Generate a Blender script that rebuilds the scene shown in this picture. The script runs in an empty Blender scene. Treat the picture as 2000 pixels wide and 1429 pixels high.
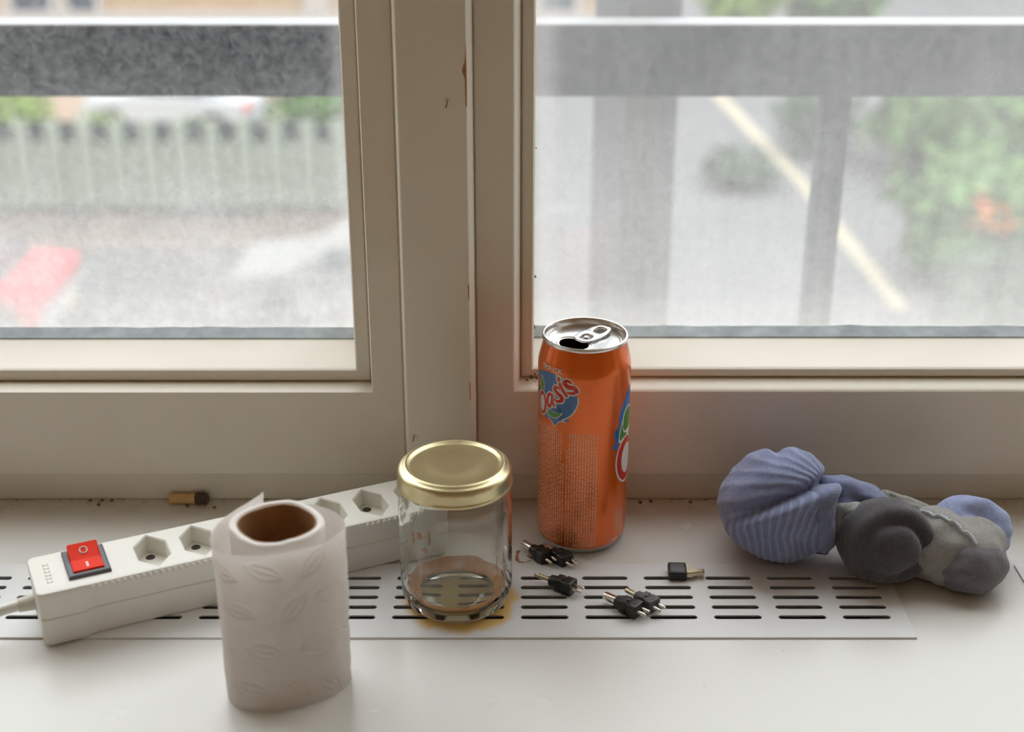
import bpy, bmesh, math, random
from math import sin, cos, pi, radians, atan2, sqrt, hypot, exp
from mathutils import Vector, Matrix, noise
random.seed(7)
S = bpy.context.scene
C = S.collection
MM = 0.001

# ------------------------------------------------------------------ camera, sky, exposure
cd = bpy.data.cameras.new('camera')
cam = bpy.data.objects.new('camera', cd); C.objects.link(cam)
cd.sensor_width = 36.0
cd.lens = 2750 / 2000 * 36.0
cd.clip_start = 0.02; cd.clip_end = 300
cam.location = (0, 0, 0.478)
cam.rotation_euler = (radians(90 - 24), 0, 0)
cd.dof.use_dof = True
cd.dof.focus_distance = 0.885
cd.dof.aperture_fstop = 5.0
S.camera = cam

W = bpy.data.worlds.new('overcast_sky'); S.world = W
W.use_nodes = True
wn = W.node_tree.nodes; wl = W.node_tree.links
wn.clear()
tc = wn.new('ShaderNodeTexCoord'); sp = wn.new('ShaderNodeSeparateXYZ')
mr = wn.new('ShaderNodeMapRange'); mr.inputs[1].default_value = 0.0; mr.inputs[2].default_value = 1.0
mr.inputs[3].default_value = 0.0; mr.inputs[4].default_value = 1.0
cr = wn.new('ShaderNodeMix'); cr.data_type = 'RGBA'
cr.inputs[6].default_value = (0.42, 0.425, 0.435, 1); cr.inputs[7].default_value = (1.26, 1.27, 1.29, 1)
bg = wn.new('ShaderNodeBackground'); bg.inputs[1].default_value = 4.2
wo = wn.new('ShaderNodeOutputWorld')
wl.new(tc.outputs['Generated'], sp.inputs[0]); wl.new(sp.outputs[2], mr.inputs[0]); wl.new(mr.outputs[0], cr.inputs[0])
wl.new(cr.outputs[2], bg.inputs[0]); wl.new(bg.outputs[0], wo.inputs[0])

S.view_settings.view_transform = 'Standard'
S.view_settings.look = 'None'
S.view_settings.gamma = 1.0
S.view_settings.use_curve_mapping = False
S.view_settings.exposure = 0.0
S.cycles.max_bounces = 14
S.cycles.diffuse_bounces = 7
S.cycles.transmission_bounces = 12
S.cycles.transparent_max_bounces = 16
S.cycles.glossy_bounces = 6

# ------------------------------------------------------------------ materials
def new_mat(name):
    m = bpy.data.materials.new(name); m.use_nodes = True
    nt = m.node_tree
    return m, nt, nt.nodes, nt.links, nt.nodes['Principled BSDF']

def tex_coord(n, l, scale=(1, 1, 1), out='Object'):
    t = n.new('ShaderNodeTexCoord'); mp = n.new('ShaderNodeMapping')
    mp.inputs['Scale'].default_value = scale
    l.new(t.outputs[out], mp.inputs[0])
    return mp.outputs[0]

def noise_tex(n, l, vec, scale, detail=4, rough=0.55, distort=0.0):
    t = n.new('ShaderNodeTexNoise'); t.inputs['Scale'].default_value = scale
    t.inputs['Detail'].default_value = detail; t.inputs['Roughness'].default_value = rough
    t.inputs['Distortion'].default_value = distort
    l.new(vec, t.inputs['Vector'])
    return t.outputs['Fac']

def ramp(n, l, fac, stops):
    r = n.new('ShaderNodeValToRGB')
    e = r.color_ramp.elements
    while len(e) < len(stops): e.new(0.5)
    for i, (p, c) in enumerate(stops):
        e[i].position = p
        e[i].color = c if len(c) == 4 else (*c, 1)
    l.new(fac, r.inputs[0])
    return r.outputs[0]

def mixc(n, l, fac, a, b):
    x = n.new('ShaderNodeMix'); x.data_type = 'RGBA'
    for s, v in ((0, fac), (6, a), (7, b)):
        if isinstance(v, (int, float)): x.inputs[s].default_value = v
        elif isinstance(v, tuple): x.inputs[s].default_value = (*v[:3], 1)
        else: l.new(v, x.inputs[s])
    return x.outputs[2]

def math_n(n, l, op, a, b=None, c=None):
    x = n.new('ShaderNodeMath'); x.operation = op
    for i, v in enumerate((a, b, c)):
        if v is None: continue
        if isinstance(v, (int, float)): x.inputs[i].default_value = v
        else: l.new(v, x.inputs[i])
    return x.outputs[0]

def bump(n, l, b, h, strength=0.2, dist=0.001):
    x = n.new('ShaderNodeBump'); x.inputs['Strength'].default_value = strength; x.inputs['Distance'].default_value = dist
    l.new(h, x.inputs['Height']); l.new(x.outputs[0], b.inputs['Normal'])

def mat(name, col, rough=0.5, metal=0.0, var=0.0, vscale=30, bmp=0.0, bscale=200, coat=0.0, emit=None, spec=0.5):
    m, nt, n, l, b = new_mat(name)
    b.inputs['Base Color'].default_value = (*col, 1)
    b.inputs['Roughness'].default_value = rough
    b.inputs['Metallic'].default_value = metal
    b.inputs['Specular IOR Level'].default_value = spec
    b.inputs['Coat Weight'].default_value = coat
    if var or bmp:
        v = tex_coord(n, l)
    if var:
        f = noise_tex(n, l, v, vscale)
        lo = tuple(max(0, c * (1 - var)) for c in col); hi = tuple(min(1, c * (1 + var)) for c in col)
        l.new(ramp(n, l, f, [(0.3, lo), (0.7, hi)]), b.inputs['Base Color'])
    if bmp:
        bump(n, l, b, noise_tex(n, l, v, bscale), bmp)
    return m

def painted_wood():
    m, nt, n, l, b = new_mat('aged_cream_paint')
    v = tex_coord(n, l)
    base = ramp(n, l, noise_tex(n, l, v, 9, 5), [(0.3, (0.78, 0.725, 0.625)), (0.7, (0.84, 0.785, 0.695))])
    spots = ramp(n, l, noise_tex(n, l, v, 55, 6, 0.7), [(0.0, (0, 0, 0)), (0.70, (0, 0, 0)), (0.80, (1, 1, 1))])
    c = mixc(n, l, math_n(n, l, 'MULTIPLY', spots, 0.45), base, (0.33, 0.24, 0.14))
    l.new(c, b.inputs['Base Color'])
    b.inputs['Roughness'].default_value = 0.28
    h = noise_tex(n, l, tex_coord(n, l, (1, 1, 1)), 70, 4, 0.6)
    bump(n, l, b, h, 0.25, 0.0006)
    return m

def sill_paint():
    m, nt, n, l, b = new_mat('white_sill_paint')
    v = tex_coord(n, l)
    base = ramp(n, l, noise_tex(n, l, v, 12, 5), [(0.25, (0.765, 0.765, 0.745)), (0.75, (0.79, 0.79, 0.77))])
    sx = n.new('ShaderNodeSeparateXYZ'); l.new(v, sx.inputs[0])
    # grime where the board meets the window frame: a strip of its own, dark crumbs and brown film
    near = n.new('ShaderNodeMapRange'); near.inputs[1].default_value = 0.785; near.inputs[2].default_value = 0.850
    near.inputs[3].default_value = 0.0; near.inputs[4].default_value = 1.0
    l.new(sx.outputs[1], near.inputs[0])
    nn = noise_tex(n, l, v, 40, 6, 0.7)
    g = math_n(n, l, 'MULTIPLY', near.outputs[0], nn)
    c1 = mixc(n, l, math_n(n, l, 'MULTIPLY', g, 0.75), base, (0.42, 0.31, 0.17))
    sp_ = noise_tex(n, l, v, 260, 3, 0.6)
    thr = math_n(n, l, 'ADD', sp_, math_n(n, l, 'MULTIPLY', math_n(n, l, 'POWER', near.outputs[0], 3.0), 0.13))
    sm = ramp(n, l, thr, [(0.0, (0, 0, 0)), (0.735, (0, 0, 0)), (0.765, (1, 1, 1))])
    c2 = mixc(n, l, math_n(n, l, 'MULTIPLY', sm, 0.8), c1, (0.13, 0.07, 0.03))
    l.new(c2, b.inputs['Base Color'])
    l.new(ramp(n, l, noise_tex(n, l, v, 25, 4), [(0.25, (0.24, 0.24, 0.24)), (0.75, (0.28, 0.28, 0.28))]), b.inputs['Roughness'])
    bump(n, l, b, noise_tex(n, l, v, 60, 5, 0.6), 0.18, 0.0006)
    return m

def grille_metal():
    m, nt, n, l, b = new_mat('white_coated_metal')
    v = tex_coord(n, l)
    base = ramp(n, l, noise_tex(n, l, v, 20, 4), [(0.3, (0.76, 0.77, 0.785)), (0.7, (0.80, 0.81, 0.82))])
    # a dried amber spill of its own shape round the foot of the jar
    sub = n.new('ShaderNodeVectorMath'); sub.operation = 'SUBTRACT'; sub.inputs[1].default_value = (-0.0305, -0.0010, 0)
    l.new(v, sub.inputs[0])
    ln = n.new('ShaderNodeVectorMath'); ln.operation = 'LENGTH'; l.new(sub.outputs[0], ln.inputs[0])
    d = math_n(n, l, 'ADD', ln.outputs['Value'], math_n(n, l, 'MULTIPLY', math_n(n, l, 'SUBTRACT', noise_tex(n, l, v, 60, 3), 0.5), 0.016))
    mk = n.new('ShaderNodeMapRange'); mk.inputs[1].default_value = 0.0365; mk.inputs[2].default_value = 0.0305
    mk.inputs[3].default_value = 0.0; mk.inputs[4].default_value = 0.85
    l.new(d, mk.inputs[0])
    c = mixc(n, l, mk.outputs[0], base, (0.80, 0.50, 0.09))
    sp_ = ramp(n, l, noise_tex(n, l, v, 220, 3, 0.6), [(0.0, (0, 0, 0)), (0.75, (0, 0, 0)), (0.78, (1, 1, 1))])
    c = mixc(n, l, math_n(n, l, 'MULTIPLY', sp_, 0.5), c, (0.2, 0.12, 0.06))
    l.new(c, b.inputs['Base Color'])
    b.inputs['Roughness'].default_value = 0.34
    return m

def schlick(n, l):
    w = n.new('ShaderNodeLayerWeight'); w.inputs[0].default_value = 0.5
    return math_n(n, l, 'MULTIPLY_ADD', math_n(n, l, 'POWER', w.outputs['Facing'], 5.0), 0.9, 0.03)

def dirty_glass(name, low, high, seed, edge, spot):
    """Clear pane with a film of pale dirt: clear glass where the film is thin, scattering where it is thick."""
    m, nt, n, l, b = new_mat(name)
    n.remove(b)
    out = n['Material Output']
    v = tex_coord(n, l)
    off = n.new('ShaderNodeVectorMath'); off.operation = 'ADD'; off.inputs[1].default_value = (seed, seed * 2, 0)
    l.new(v, off.inputs[0]); v2 = off.outputs[0]
    sx = n.new('ShaderNodeSeparateXYZ'); l.new(v, sx.inputs[0])
    blot = noise_tex(n, l, v2, 150, 5, 0.65, 0.4)
    broad = noise_tex(n, l, v2, 9, 4, 0.5)
    runs = n.new('ShaderNodeMapping'); runs.inputs['Scale'].default_value = (70, 70, 6); l.new(v2, runs.inputs[0])
    rn = noise_tex(n, l, runs.outputs[0], 1.0, 3, 0.6)
    k = n.new('ShaderNodeMapRange'); k.interpolation_type = 'SMOOTHSTEP'
    k.inputs[1].default_value = 0.30; k.inputs[2].default_value = 0.09
    k.inputs[3].default_value = low; k.inputs[4].default_value = high
    l.new(sx.outputs[2], k.inputs[0])
    foot = n.new('ShaderNodeMapRange'); foot.interpolation_type = 'SMOOTHSTEP'
    foot.inputs[1].default_value = 0.132; foot.inputs[2].default_value = 0.104; foot.inputs[3].default_value = 0.0; foot.inputs[4].default_value = 0.12
    l.new(math_n(n, l, 'ADD', sx.outputs[2], math_n(n, l, 'MULTIPLY', math_n(n, l, 'SUBTRACT', broad, 0.5), 0.02)), foot.inputs[0])
    side = n.new('ShaderNodeMapRange'); side.interpolation_type = 'SMOOTHSTEP'
    side.inputs[1].default_value = 0.022; side.inputs[2].default_value = 0.0; side.inputs[3].default_value = 0.0; side.inputs[4].default_value = 0.2
    l.new(math_n(n, l, 'ABSOLUTE', math_n(n, l, 'SUBTRACT', sx.outputs[0], edge)), side.inputs[0])
    extra = math_n(n, l, 'ADD', foot.outputs[0], side.outputs[0])
    pat = math_n(n, l, 'ADD', math_n(n, l, 'MULTIPLY', math_n(n, l, 'SUBTRACT', blot, 0.5), 0.3),
                 math_n(n, l, 'ADD', math_n(n, l, 'MULTIPLY', math_n(n, l, 'SUBTRACT', broad, 0.5), 0.8),
                        math_n(n, l, 'MULTIPLY', math_n(n, l, 'SUBTRACT', rn, 0.5), 0.35)))
    f = math_n(n, l, 'ADD', math_n(n, l, 'ADD', extra, math_n(n, l, 'MULTIPLY', math_n(n, l, 'SUBTRACT', blot, 0.5), spot)), math_n(n, l, 'MULTIPLY', k.outputs[0], math_n(n, l, 'ADD', pat, 1.0)))
    cl = n.new('ShaderNodeClamp'); cl.inputs[1].default_value = 0.004; cl.inputs[2].default_value = 0.9; l.new(f, cl.inputs[0])
    tr = n.new('ShaderNodeBsdfTransparent'); tr.inputs[0].default_value = (0.96, 0.98, 0.97, 1)
    tl = n.new('ShaderNodeBsdfTranslucent'); tl.inputs[0].default_value = (0.80, 0.797, 0.785, 1)
    df = n.new('ShaderNodeBsdfDiffuse'); df.inputs[0].default_value = (0.30, 0.29, 0.27, 1)
    gl = n.new('ShaderNodeBsdfGlossy'); gl.inputs['Roughness'].default_value = 0.03
    film = n.new('ShaderNodeMixShader'); film.inputs[0].default_value = 0.15
    l.new(tl.outputs[0], film.inputs[1]); l.new(df.outputs[0], film.inputs[2])
    a = n.new('ShaderNodeMixShader'); l.new(cl.outputs[0], a.inputs[0]); l.new(tr.outputs[0], a.inputs[1]); l.new(film.outputs[0], a.inputs[2])
    fr = schlick(n, l)
    z = n.new('ShaderNodeMixShader'); l.new(fr, z.inputs[0]); l.new(a.outputs[0], z.inputs[1]); l.new(gl.outputs[0], z.inputs[2])
    l.new(z.outputs[0], out.inputs[0])
    return m

def clean_glass():
    m, nt, n, l, b = new_mat('clean_pane_face')
    n.remove(b)
    tr = n.new('ShaderNodeBsdfTransparent'); tr.inputs[0].default_value = (0.98, 0.99, 0.985, 1)
    gl = n.new('ShaderNodeBsdfGlossy'); gl.inputs['Roughness'].default_value = 0.02
    fr = schlick(n, l)
    z = n.new('ShaderNodeMixShader'); l.new(fr, z.inputs[0]); l.new(tr.outputs[0], z.inputs[1]); l.new(gl.outputs[0], z.inputs[2])
    l.new(z.outputs[0], n['Material Output'].inputs[0])
    return m

def glass_mat():
    m, nt, n, l, b = new_mat('jar_glass')
    n.remove(b)
    g = n.new('ShaderNodeBsdfGlass'); g.inputs['IOR'].default_value = 1.45; g.inputs['Roughness'].default_value = 0.0
    g.inputs['Color'].default_value = (0.985, 0.995, 0.985, 1)
    l.new(g.outputs[0], n['Material Output'].inputs[0])
    return m

def thin_mat(name, col, trans=0.4, rough_bump=0.0):
    m, nt, n, l, b = new_mat(name)
    n.remove(b)
    d = n.new('ShaderNodeBsdfDiffuse'); d.inputs[0].default_value = (*col, 1)
    t = n.new('ShaderNodeBsdfTranslucent'); t.inputs[0].default_value = (*col, 1)
    x = n.new('ShaderNodeMixShader'); x.inputs[0].default_value = trans
    l.new(d.outputs[0], x.inputs[1]); l.new(t.outputs[0], x.inputs[2]); l.new(x.outputs[0], n['Material Output'].inputs[0])
    if rough_bump:
        v = tex_coord(n, l); bp = n.new('ShaderNodeBump'); bp.inputs['Strength'].default_value = rough_bump; bp.inputs['Distance'].default_value = 0.0006
        l.new(noise_tex(n, l, v, 500, 4, 0.7), bp.inputs['Height'])
        l.new(bp.outputs[0], d.inputs['Normal']); l.new(bp.outputs[0], t.inputs['Normal'])
    return m

def film_mat(name, col, alpha):
    m, nt, n, l, b = new_mat(name)
    b.inputs['Base Color'].default_value = (*col, 1); b.inputs['Roughness'].default_value = 0.25
    v = tex_coord(n, l)
    f = ramp(n, l, noise_tex(n, l, v, 90, 4), [(0.25, (alpha * 0.35,) * 3), (0.7, (alpha,) * 3)])
    l.new(f, b.inputs['Alpha'])
    return m

def knit(name, c_lo, c_hi, ribs=0):
    m, nt, n, l, b = new_mat(name)
    v = tex_coord(n, l)
    f = noise_tex(n, l, v, 420, 4, 0.7)
    col = ramp(n, l, f, [(0.3, c_lo), (0.7, c_hi)])
    if ribs:
        at = n.new('ShaderNodeAttribute'); at.attribute_name = 'rib'
        col = mixc(n, l, at.outputs['Fac'], col, (min(1, c_hi[0] * 1.9), min(1, c_hi[1] * 1.8), min(1, c_hi[2] * 1.5)))
    l.new(col, b.inputs['Base Color'])
    b.inputs['Roughness'].default_value = 0.95
    b.inputs['Specular IOR Level'].default_value = 0.1
    b.inputs['Sheen Weight'].default_value = 0.35
    w = n.new('ShaderNodeTexWave'); w.inputs['Scale'].default_value = 300; w.inputs['Distortion'].default_value = 1.5
    l.new(v, w.inputs['Vector'])
    h = math_n(n, l, 'ADD', math_n(n, l, 'MULTIPLY', w.outputs['Fac'], 0.5), f)
    bump(n, l, b, h, 0.6, 0.0008)
    return m

def can_paint():
    m, nt, n, l, b = new_mat('orange_can_lacquer')
    b.inputs['Base Color'].default_value = (0.88, 0.155, 0.004, 1)
    b.inputs['Metallic'].default_value = 0.45
    b.inputs['Roughness'].default_value = 0.24
    b.inputs['Coat Weight'].default_value = 0.5; b.inputs['Coat Roughness'].default_value = 0.12
    return m

def asphalt(name, a, c, sc):
    m, nt, n, l, b = new_mat(name)
    v = tex_coord(n, l)
    l.new(ramp(n, l, noise_tex(n, l, v, sc, 6, 0.65), [(0.3, a), (0.7, c)]), b.inputs['Base Color'])
    b.inputs['Roughness'].default_value = 0.9
    return m

M = dict(
    pane_clean=clean_glass(),
    paint=painted_wood(), sill=sill_paint(), grille=grille_metal(), jar=glass_mat(),
    pane_a=dirty_glass('dirty_pane_thin_film', 0.095, 0.55, 3.1, -0.1048, 0.26), pane_b=dirty_glass('dirty_pane_thick_film', 0.26, 0.47, 8.7, 0.0145, 0.06),
    putty=mat('blue_grey_glazing_strip', (0.46, 0.53, 0.57), 0.6, var=0.25, vscale=60),
    bare=mat('bare_chipped_wood', (0.50, 0.24, 0.09), 0.7, var=0.2),
    dark=mat('dark_cavity', (0.035, 0.028, 0.024), 0.9),
    wall=mat('warm_room_plaster', (0.82, 0.69, 0.51), 0.9, var=0.03), floor=mat('oak_floor', (0.46, 0.31, 0.18), 0.5, var=0.2, vscale=8),
    ceil=mat('ceiling_white', (0.78, 0.72, 0.62), 0.9),
    plastic=mat('ivory_plastic', (0.87, 0.86, 0.81), 0.36, var=0.02, vscale=20, bmp=0.03, bscale=900),
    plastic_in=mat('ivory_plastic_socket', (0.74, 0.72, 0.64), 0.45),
    plug_hole=mat('contact_hole', (0.05, 0.04, 0.03), 0.8), emboss=mat('raised_cream_mark', (0.70, 0.66, 0.50), 0.5),
    bezel=mat('grey_switch_bezel', (0.10, 0.10, 0.125), 0.4), rocker=None,
    mark=mat('pale_switch_mark', (0.85, 0.72, 0.70), 0.5),
    cardboard=mat('cardboard_core', (0.36, 0.20, 0.095), 0.9, var=0.12, vscale=120),
    tissue=thin_mat('tissue_ply', (0.87, 0.83, 0.80), 0.34, 0.35), tissue_roll=mat('tissue_wound', (0.86, 0.83, 0.81), 0.95, var=0.03, bmp=0.3, bscale=400),
    gold=mat('gold_lacquered_tin', (0.76, 0.68, 0.42), 0.33, 1.0, var=0.05, vscale=60, bmp=0.04, bscale=300),
    dregs=film_mat('dried_amber_dregs', (0.82, 0.36, 0.08), 0.85), spot=film_mat('amber_drops', (0.55, 0.20, 0.04), 1.0),
    can=can_paint(), alu=mat('bare_aluminium', (0.80, 0.80, 0.81), 0.22, 1.0, bmp=0.02, bscale=300),
    alu_in=mat('can_inside', (0.10, 0.085, 0.06), 0.4, 0.6),
    d_blue=mat('print_blue', (0.07, 0.19, 0.47), 0.3, coat=0.3), d_dblue=mat('print_bright_blue', (0.03, 0.20, 0.60), 0.3, coat=0.3),
    d_white=mat('print_white', (0.78, 0.76, 0.74), 0.35, coat=0.3), d_red=mat('print_red', (0.62, 0.03, 0.02), 0.3, coat=0.3),
    d_green=mat('print_green', (0.07, 0.28, 0.04), 0.3, coat=0.3), d_fine=mat('print_fine_type', (0.86, 0.60, 0.44), 0.4),
    black=mat('black_moulded_plastic', (0.022, 0.020, 0.020), 0.42, bmp=0.05, bscale=600),
    grey_black=mat('worn_charcoal_plastic', (0.085, 0.088, 0.095), 0.5, bmp=0.05, bscale=600),
    nickel=mat('nickel_plate', (0.74, 0.70, 0.64), 0.2, 1.0), brass=mat('dull_brass_plate', (0.62, 0.54, 0.38), 0.3, 1.0),
    filt=mat('cork_paper', (0.66, 0.43, 0.19), 0.8, var=0.12, vscale=400), ash=mat('charred_end', (0.09, 0.06, 0.045), 0.95, var=0.5, vscale=500),
    stain=film_mat('dried_brown_ring', (0.52, 0.20, 0.05), 1.0), crumb=mat('brown_crumbs', (0.16, 0.10, 0.06), 0.9),
    sock_rib=knit('blue_rib_knit', (0.1749, 0.2088, 0.3780), (0.2426, 0.2821, 0.4739), 1), sock_welt=knit('blue_grey_welt', (0.185, 0.22, 0.37), (0.25, 0.29, 0.46)),
    sock_dark=knit('charcoal_toe_knit', (0.0670, 0.0643, 0.0759), (0.1027, 0.0982, 0.1116)), sock_grey=knit('grey_foot_knit', (0.2688, 0.2688, 0.2632), (0.3808, 0.3752, 0.3584)),
    sock_heel=knit('purple_grey_heel_knit', (0.1436, 0.1381, 0.1602), (0.2099, 0.1989, 0.2210)),
    sock_tip=knit('blue_tip_knit', (0.2805, 0.3315, 0.5610), (0.3825, 0.4462, 0.7140)), stitch=knit('pale_stitch_yarn', (0.55, 0.60, 0.70), (0.72, 0.77, 0.85)),
    sky_sheen=mat('painted_sky_sheen', (0.30, 0.31, 0.32), 0.4, var=0.1, vscale=30),  # pale tone is the sky's reflection on the rail, put in as colour
    rail=mat('galvanised_grey', (0.0389, 0.0576, 0.0875), 0.5, 0.3, var=0.15, vscale=40), pillar=mat('grey_pillar_paint', (0.0894, 0.0922, 0.1027), 0.6, var=0.12, vscale=6),
    pave=asphalt('pale_pavement', (0.0946, 0.0946, 0.1012), (0.1139, 0.1139, 0.1180), 0.8), road=asphalt('street_asphalt', (0.0550, 0.0562, 0.0581), (0.0711, 0.0711, 0.0711), 0.9),
    earth=asphalt('bare_brown_earth', (0.0596, 0.0447, 0.0358), (0.1490, 0.1117, 0.0922), 1.2), garden=asphalt('salmon_gravel', (0.2234, 0.1564, 0.1117), (0.2831, 0.2086, 0.1564), 0.6),
    yellow=mat('yellow_road_paint', (0.3389, 0.2989, 0.2117), 0.8, var=0.1, vscale=3), slat=mat('pale_green_slat', (0.2384, 0.2681, 0.2160), 0.7, var=0.08, vscale=2),
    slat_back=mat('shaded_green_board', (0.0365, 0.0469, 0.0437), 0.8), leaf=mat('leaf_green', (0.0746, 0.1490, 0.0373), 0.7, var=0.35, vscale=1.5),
    leaf_y=mat('leaf_yellow_green', (0.1638, 0.2458, 0.0447), 0.7, var=0.3, vscale=1.5), leaf_d=mat('leaf_dark', (0.0447, 0.0820, 0.0447), 0.7, var=0.3, vscale=1.5),
    bark=mat('bark', (0.1490, 0.1117, 0.0820), 0.9), blossom=mat('orange_blossom', (1.1175, 0.3279, 0.0746), 0.7),
    facade=mat('tan_render', (0.3874, 0.2757, 0.1789), 0.9, var=0.06, vscale=0.5), facade_trim=mat('pale_render', (0.4470, 0.4023, 0.3724), 0.9), win=mat('dark_window', (0.0746, 0.0894, 0.1117), 0.2),
    car_red=mat('red_car_paint', (0.4768, 0.0447, 0.0596), 0.6), car_grey=mat('silver_car_paint', (0.1788, 0.1788, 0.1788), 0.6), car_white=mat('white_car_paint', (0.4470, 0.4618, 0.4768), 0.6),
    soft_top=mat('grey_soft_top', (0.1064, 0.0922, 0.0851), 0.9), tyre=mat('tyre_rubber', (0.0447, 0.0447, 0.0447), 0.9), bumper=mat('grey_bumper', (0.2234, 0.2458, 0.2681), 0.6), plate=mat('pale_plate', (0.5364, 0.4618, 0.2980), 0.5), lamp_red=mat('tail_lamp', (0.7450, 0.0447, 0.0447), 0.3),
)
def rocker_mat():
    m, nt, n, l, b = new_mat('translucent_red_rocker')
    b.inputs['Base Color'].default_value = (0.92, 0.035, 0.008, 1); b.inputs['Roughness'].default_value = 0.45
    b.inputs['Subsurface Weight'].default_value = 0.2; b.inputs['Subsurface Radius'].default_value = (0.004, 0.0008, 0.0004)
    b.inputs['Specular IOR Level'].default_value = 0.12
    return m
M['rocker'] = rocker_mat()

# ------------------------------------------------------------------ helpers
def link(name, me, m, parent=None, smooth=True, ang=35):
    if smooth:
        for p in me.polygons: p.use_smooth = True
        try: me.set_sharp_from_angle(angle=radians(ang))
        except Exception: pass
    o = bpy.data.objects.new(name, me); C.objects.link(o)
    for mm_ in (m if isinstance(m, (list, tuple)) else [m]):
        me.materials.append(mm_)
    if parent: o.parent = parent
    return o

def from_py(name, vs, fs, m, parent=None, smooth=True, ang=35, weld=False):
    me = bpy.data.meshes.new(name)
    me.from_pydata([tuple(v) for v in vs], [], fs); me.update()
    bm = bmesh.new(); bm.from_mesh(me)
    if weld: bmesh.ops.remove_doubles(bm, verts=bm.verts, dist=1e-6)
    bmesh.ops.recalc_face_normals(bm, faces=bm.faces)
    bm.to_mesh(me); bm.free()
    return link(name, me, m, parent, smooth, ang)

def from_bm(name, bm, m, parent=None, smooth=True, ang=35, recalc=True):
    if recalc: bmesh.ops.recalc_face_normals(bm, faces=bm.faces)
    me = bpy.data.meshes.new(name); bm.to_mesh(me); bm.free()
    return link(name, me, m, parent, smooth, ang)

def add_box(bm, x0, x1, y0, y1, z0, z1, bev=0.0, seg=2):
    r = bmesh.ops.create_cube(bm, size=1.0)
    for v in r['verts']:
        v.co = Vector(((x0 + x1) / 2 + v.co.x * (x1 - x0), (y0 + y1) / 2 + v.co.y * (y1 - y0), (z0 + z1) / 2 + v.co.z * (z1 - z0)))
    if bev:
        es = list({e for v in r['verts'] for e in v.link_edges})
        bmesh.ops.bevel(bm, geom=es, offset=bev, segments=seg, affect='EDGES', profile=0.5)

def box(name, x0, x1, y0, y1, z0, z1, m, parent=None, bev=0.0, seg=2):
    bm = bmesh.new(); add_box(bm, x0, x1, y0, y1, z0, z1, bev, seg)
    return from_bm(name, bm, m, parent)

def lathe(name, prof, m, parent=None, seg=96, ang=35, close=False):
    vs, fs = [], []
    n = len(prof)
    for i in range(seg):
        a = 2 * pi * i / seg
        for r, z in prof: vs.append((r * cos(a), r * sin(a), z))
    for i in range(seg):
        j = (i + 1) % seg
        for k in range(n - 1 if not close else n):
            k2 = (k + 1) % n
            fs.append((i * n + k, j * n + k, j * n + k2, i * n + k2))
    return from_py(name, vs, fs, m, parent, True, ang, weld=True)

def tube_geo(path, rad, seg=12, caps=True):
    """Tube round a list of points; rad a number or a list."""
    P = [Vector(p) for p in path]; n = len(P)
    vs, fs = [], []
    up = Vector((0, 0, 1))
    prev = None
    for i, p in enumerate(P):
        t = (P[min(i + 1, n - 1)] - P[max(i - 1, 0)]).normalized()
        if prev is None:
            a = up if abs(t.z) < 0.9 else Vector((1, 0, 0))
            x = t.cross(a).normalized()
        else:
            x = (prev - t * prev.dot(t)).normalized()
        prev = x; y = t.cross(x)
        r = rad[i] if isinstance(rad, (list, tuple)) else rad
        for k in range(seg):
            a = 2 * pi * k / seg
            vs.append(p + x * (r * cos(a)) + y * (r * sin(a)))
    for i in range(n - 1):
        for k in range(seg):
            k2 = (k + 1) % seg
            fs.append((i * seg + k, i * seg + k2, (i + 1) * seg + k2, (i + 1) * seg + k))
    if caps:
        fs.append(tuple(range(seg))[::-1]); fs.append(tuple((n - 1) * seg + k for k in range(seg)))
    return vs, fs

def tube(name, path, rad, m, parent=None, seg=12, ang=40):
    vs, fs = tube_geo(path, rad, seg)
    return from_py(name, vs, fs, m, parent, True, ang)

def catmull(P, per=8, closed=False):
    P = [Vector(p) for p in P]; n = len(P); out = []
    for i in range(n if closed else n - 1):
        g = (lambda k: P[k % n]) if closed else (lambda k: P[max(0, min(n - 1, k))])
        a, b, c, d = g(i - 1), g(i), g(i + 1), g(i + 2)
        for k in range(per):
            t = k / per
            out.append(0.5 * ((2 * b) + (c - a) * t + (2 * a - 5 * b + 4 * c - d) * t * t + (3 * b - a - 3 * c + d) * t ** 3))
    if not closed: out.append(P[-1].copy())
    return out

def tag(o, label=None, cat=None, group=None, kind=None):
    if label: o['label'] = label
    if cat: o['category'] = cat
    if group: o['group'] = group
    if kind: o['kind'] = kind
    return o

def thing(name, label, cat, loc=(0, 0, 0), rz=0.0, group=None):
    o = bpy.data.objects.new(name, None); C.objects.link(o)
    o.empty_display_size = 0.02
    o.location = loc; o.rotation_euler = (0, 0, rz)
    return tag(o, label, cat, group)

def empty(name, parent, loc=(0, 0, 0)):
    o = bpy.data.objects.new(name, None); C.objects.link(o); o.location = loc; o.empty_display_size = 0.02
    o.parent = parent
    return o

def fill_loops(bm, loops, z):
    """Flat face with holes: first loop outer, others holes. Returns (list of vert loops, faces)."""
    VL, E = [], []
    for lp in loops:
        v = [bm.verts.new((x, y, z)) for x, y in lp]; VL.append(v)
        for i in range(len(v)): E.append(bm.edges.new((v[i], v[(i + 1) % len(v)])))
    r = bmesh.ops.triangle_fill(bm, use_beauty=True, use_dissolve=False, edges=E)
    return VL, [g for g in r['geom'] if isinstance(g, bmesh.types.BMFace)]

def skirt(bm, a, pts):
    """Extrude a vertex loop to the points given; returns the new loop."""
    b = [bm.verts.new(p) for p in pts]
    n = len(a)
    for i in range(n): bm.faces.new((a[i], a[(i + 1) % n], b[(i + 1) % n], b[i]))
    return b

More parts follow.
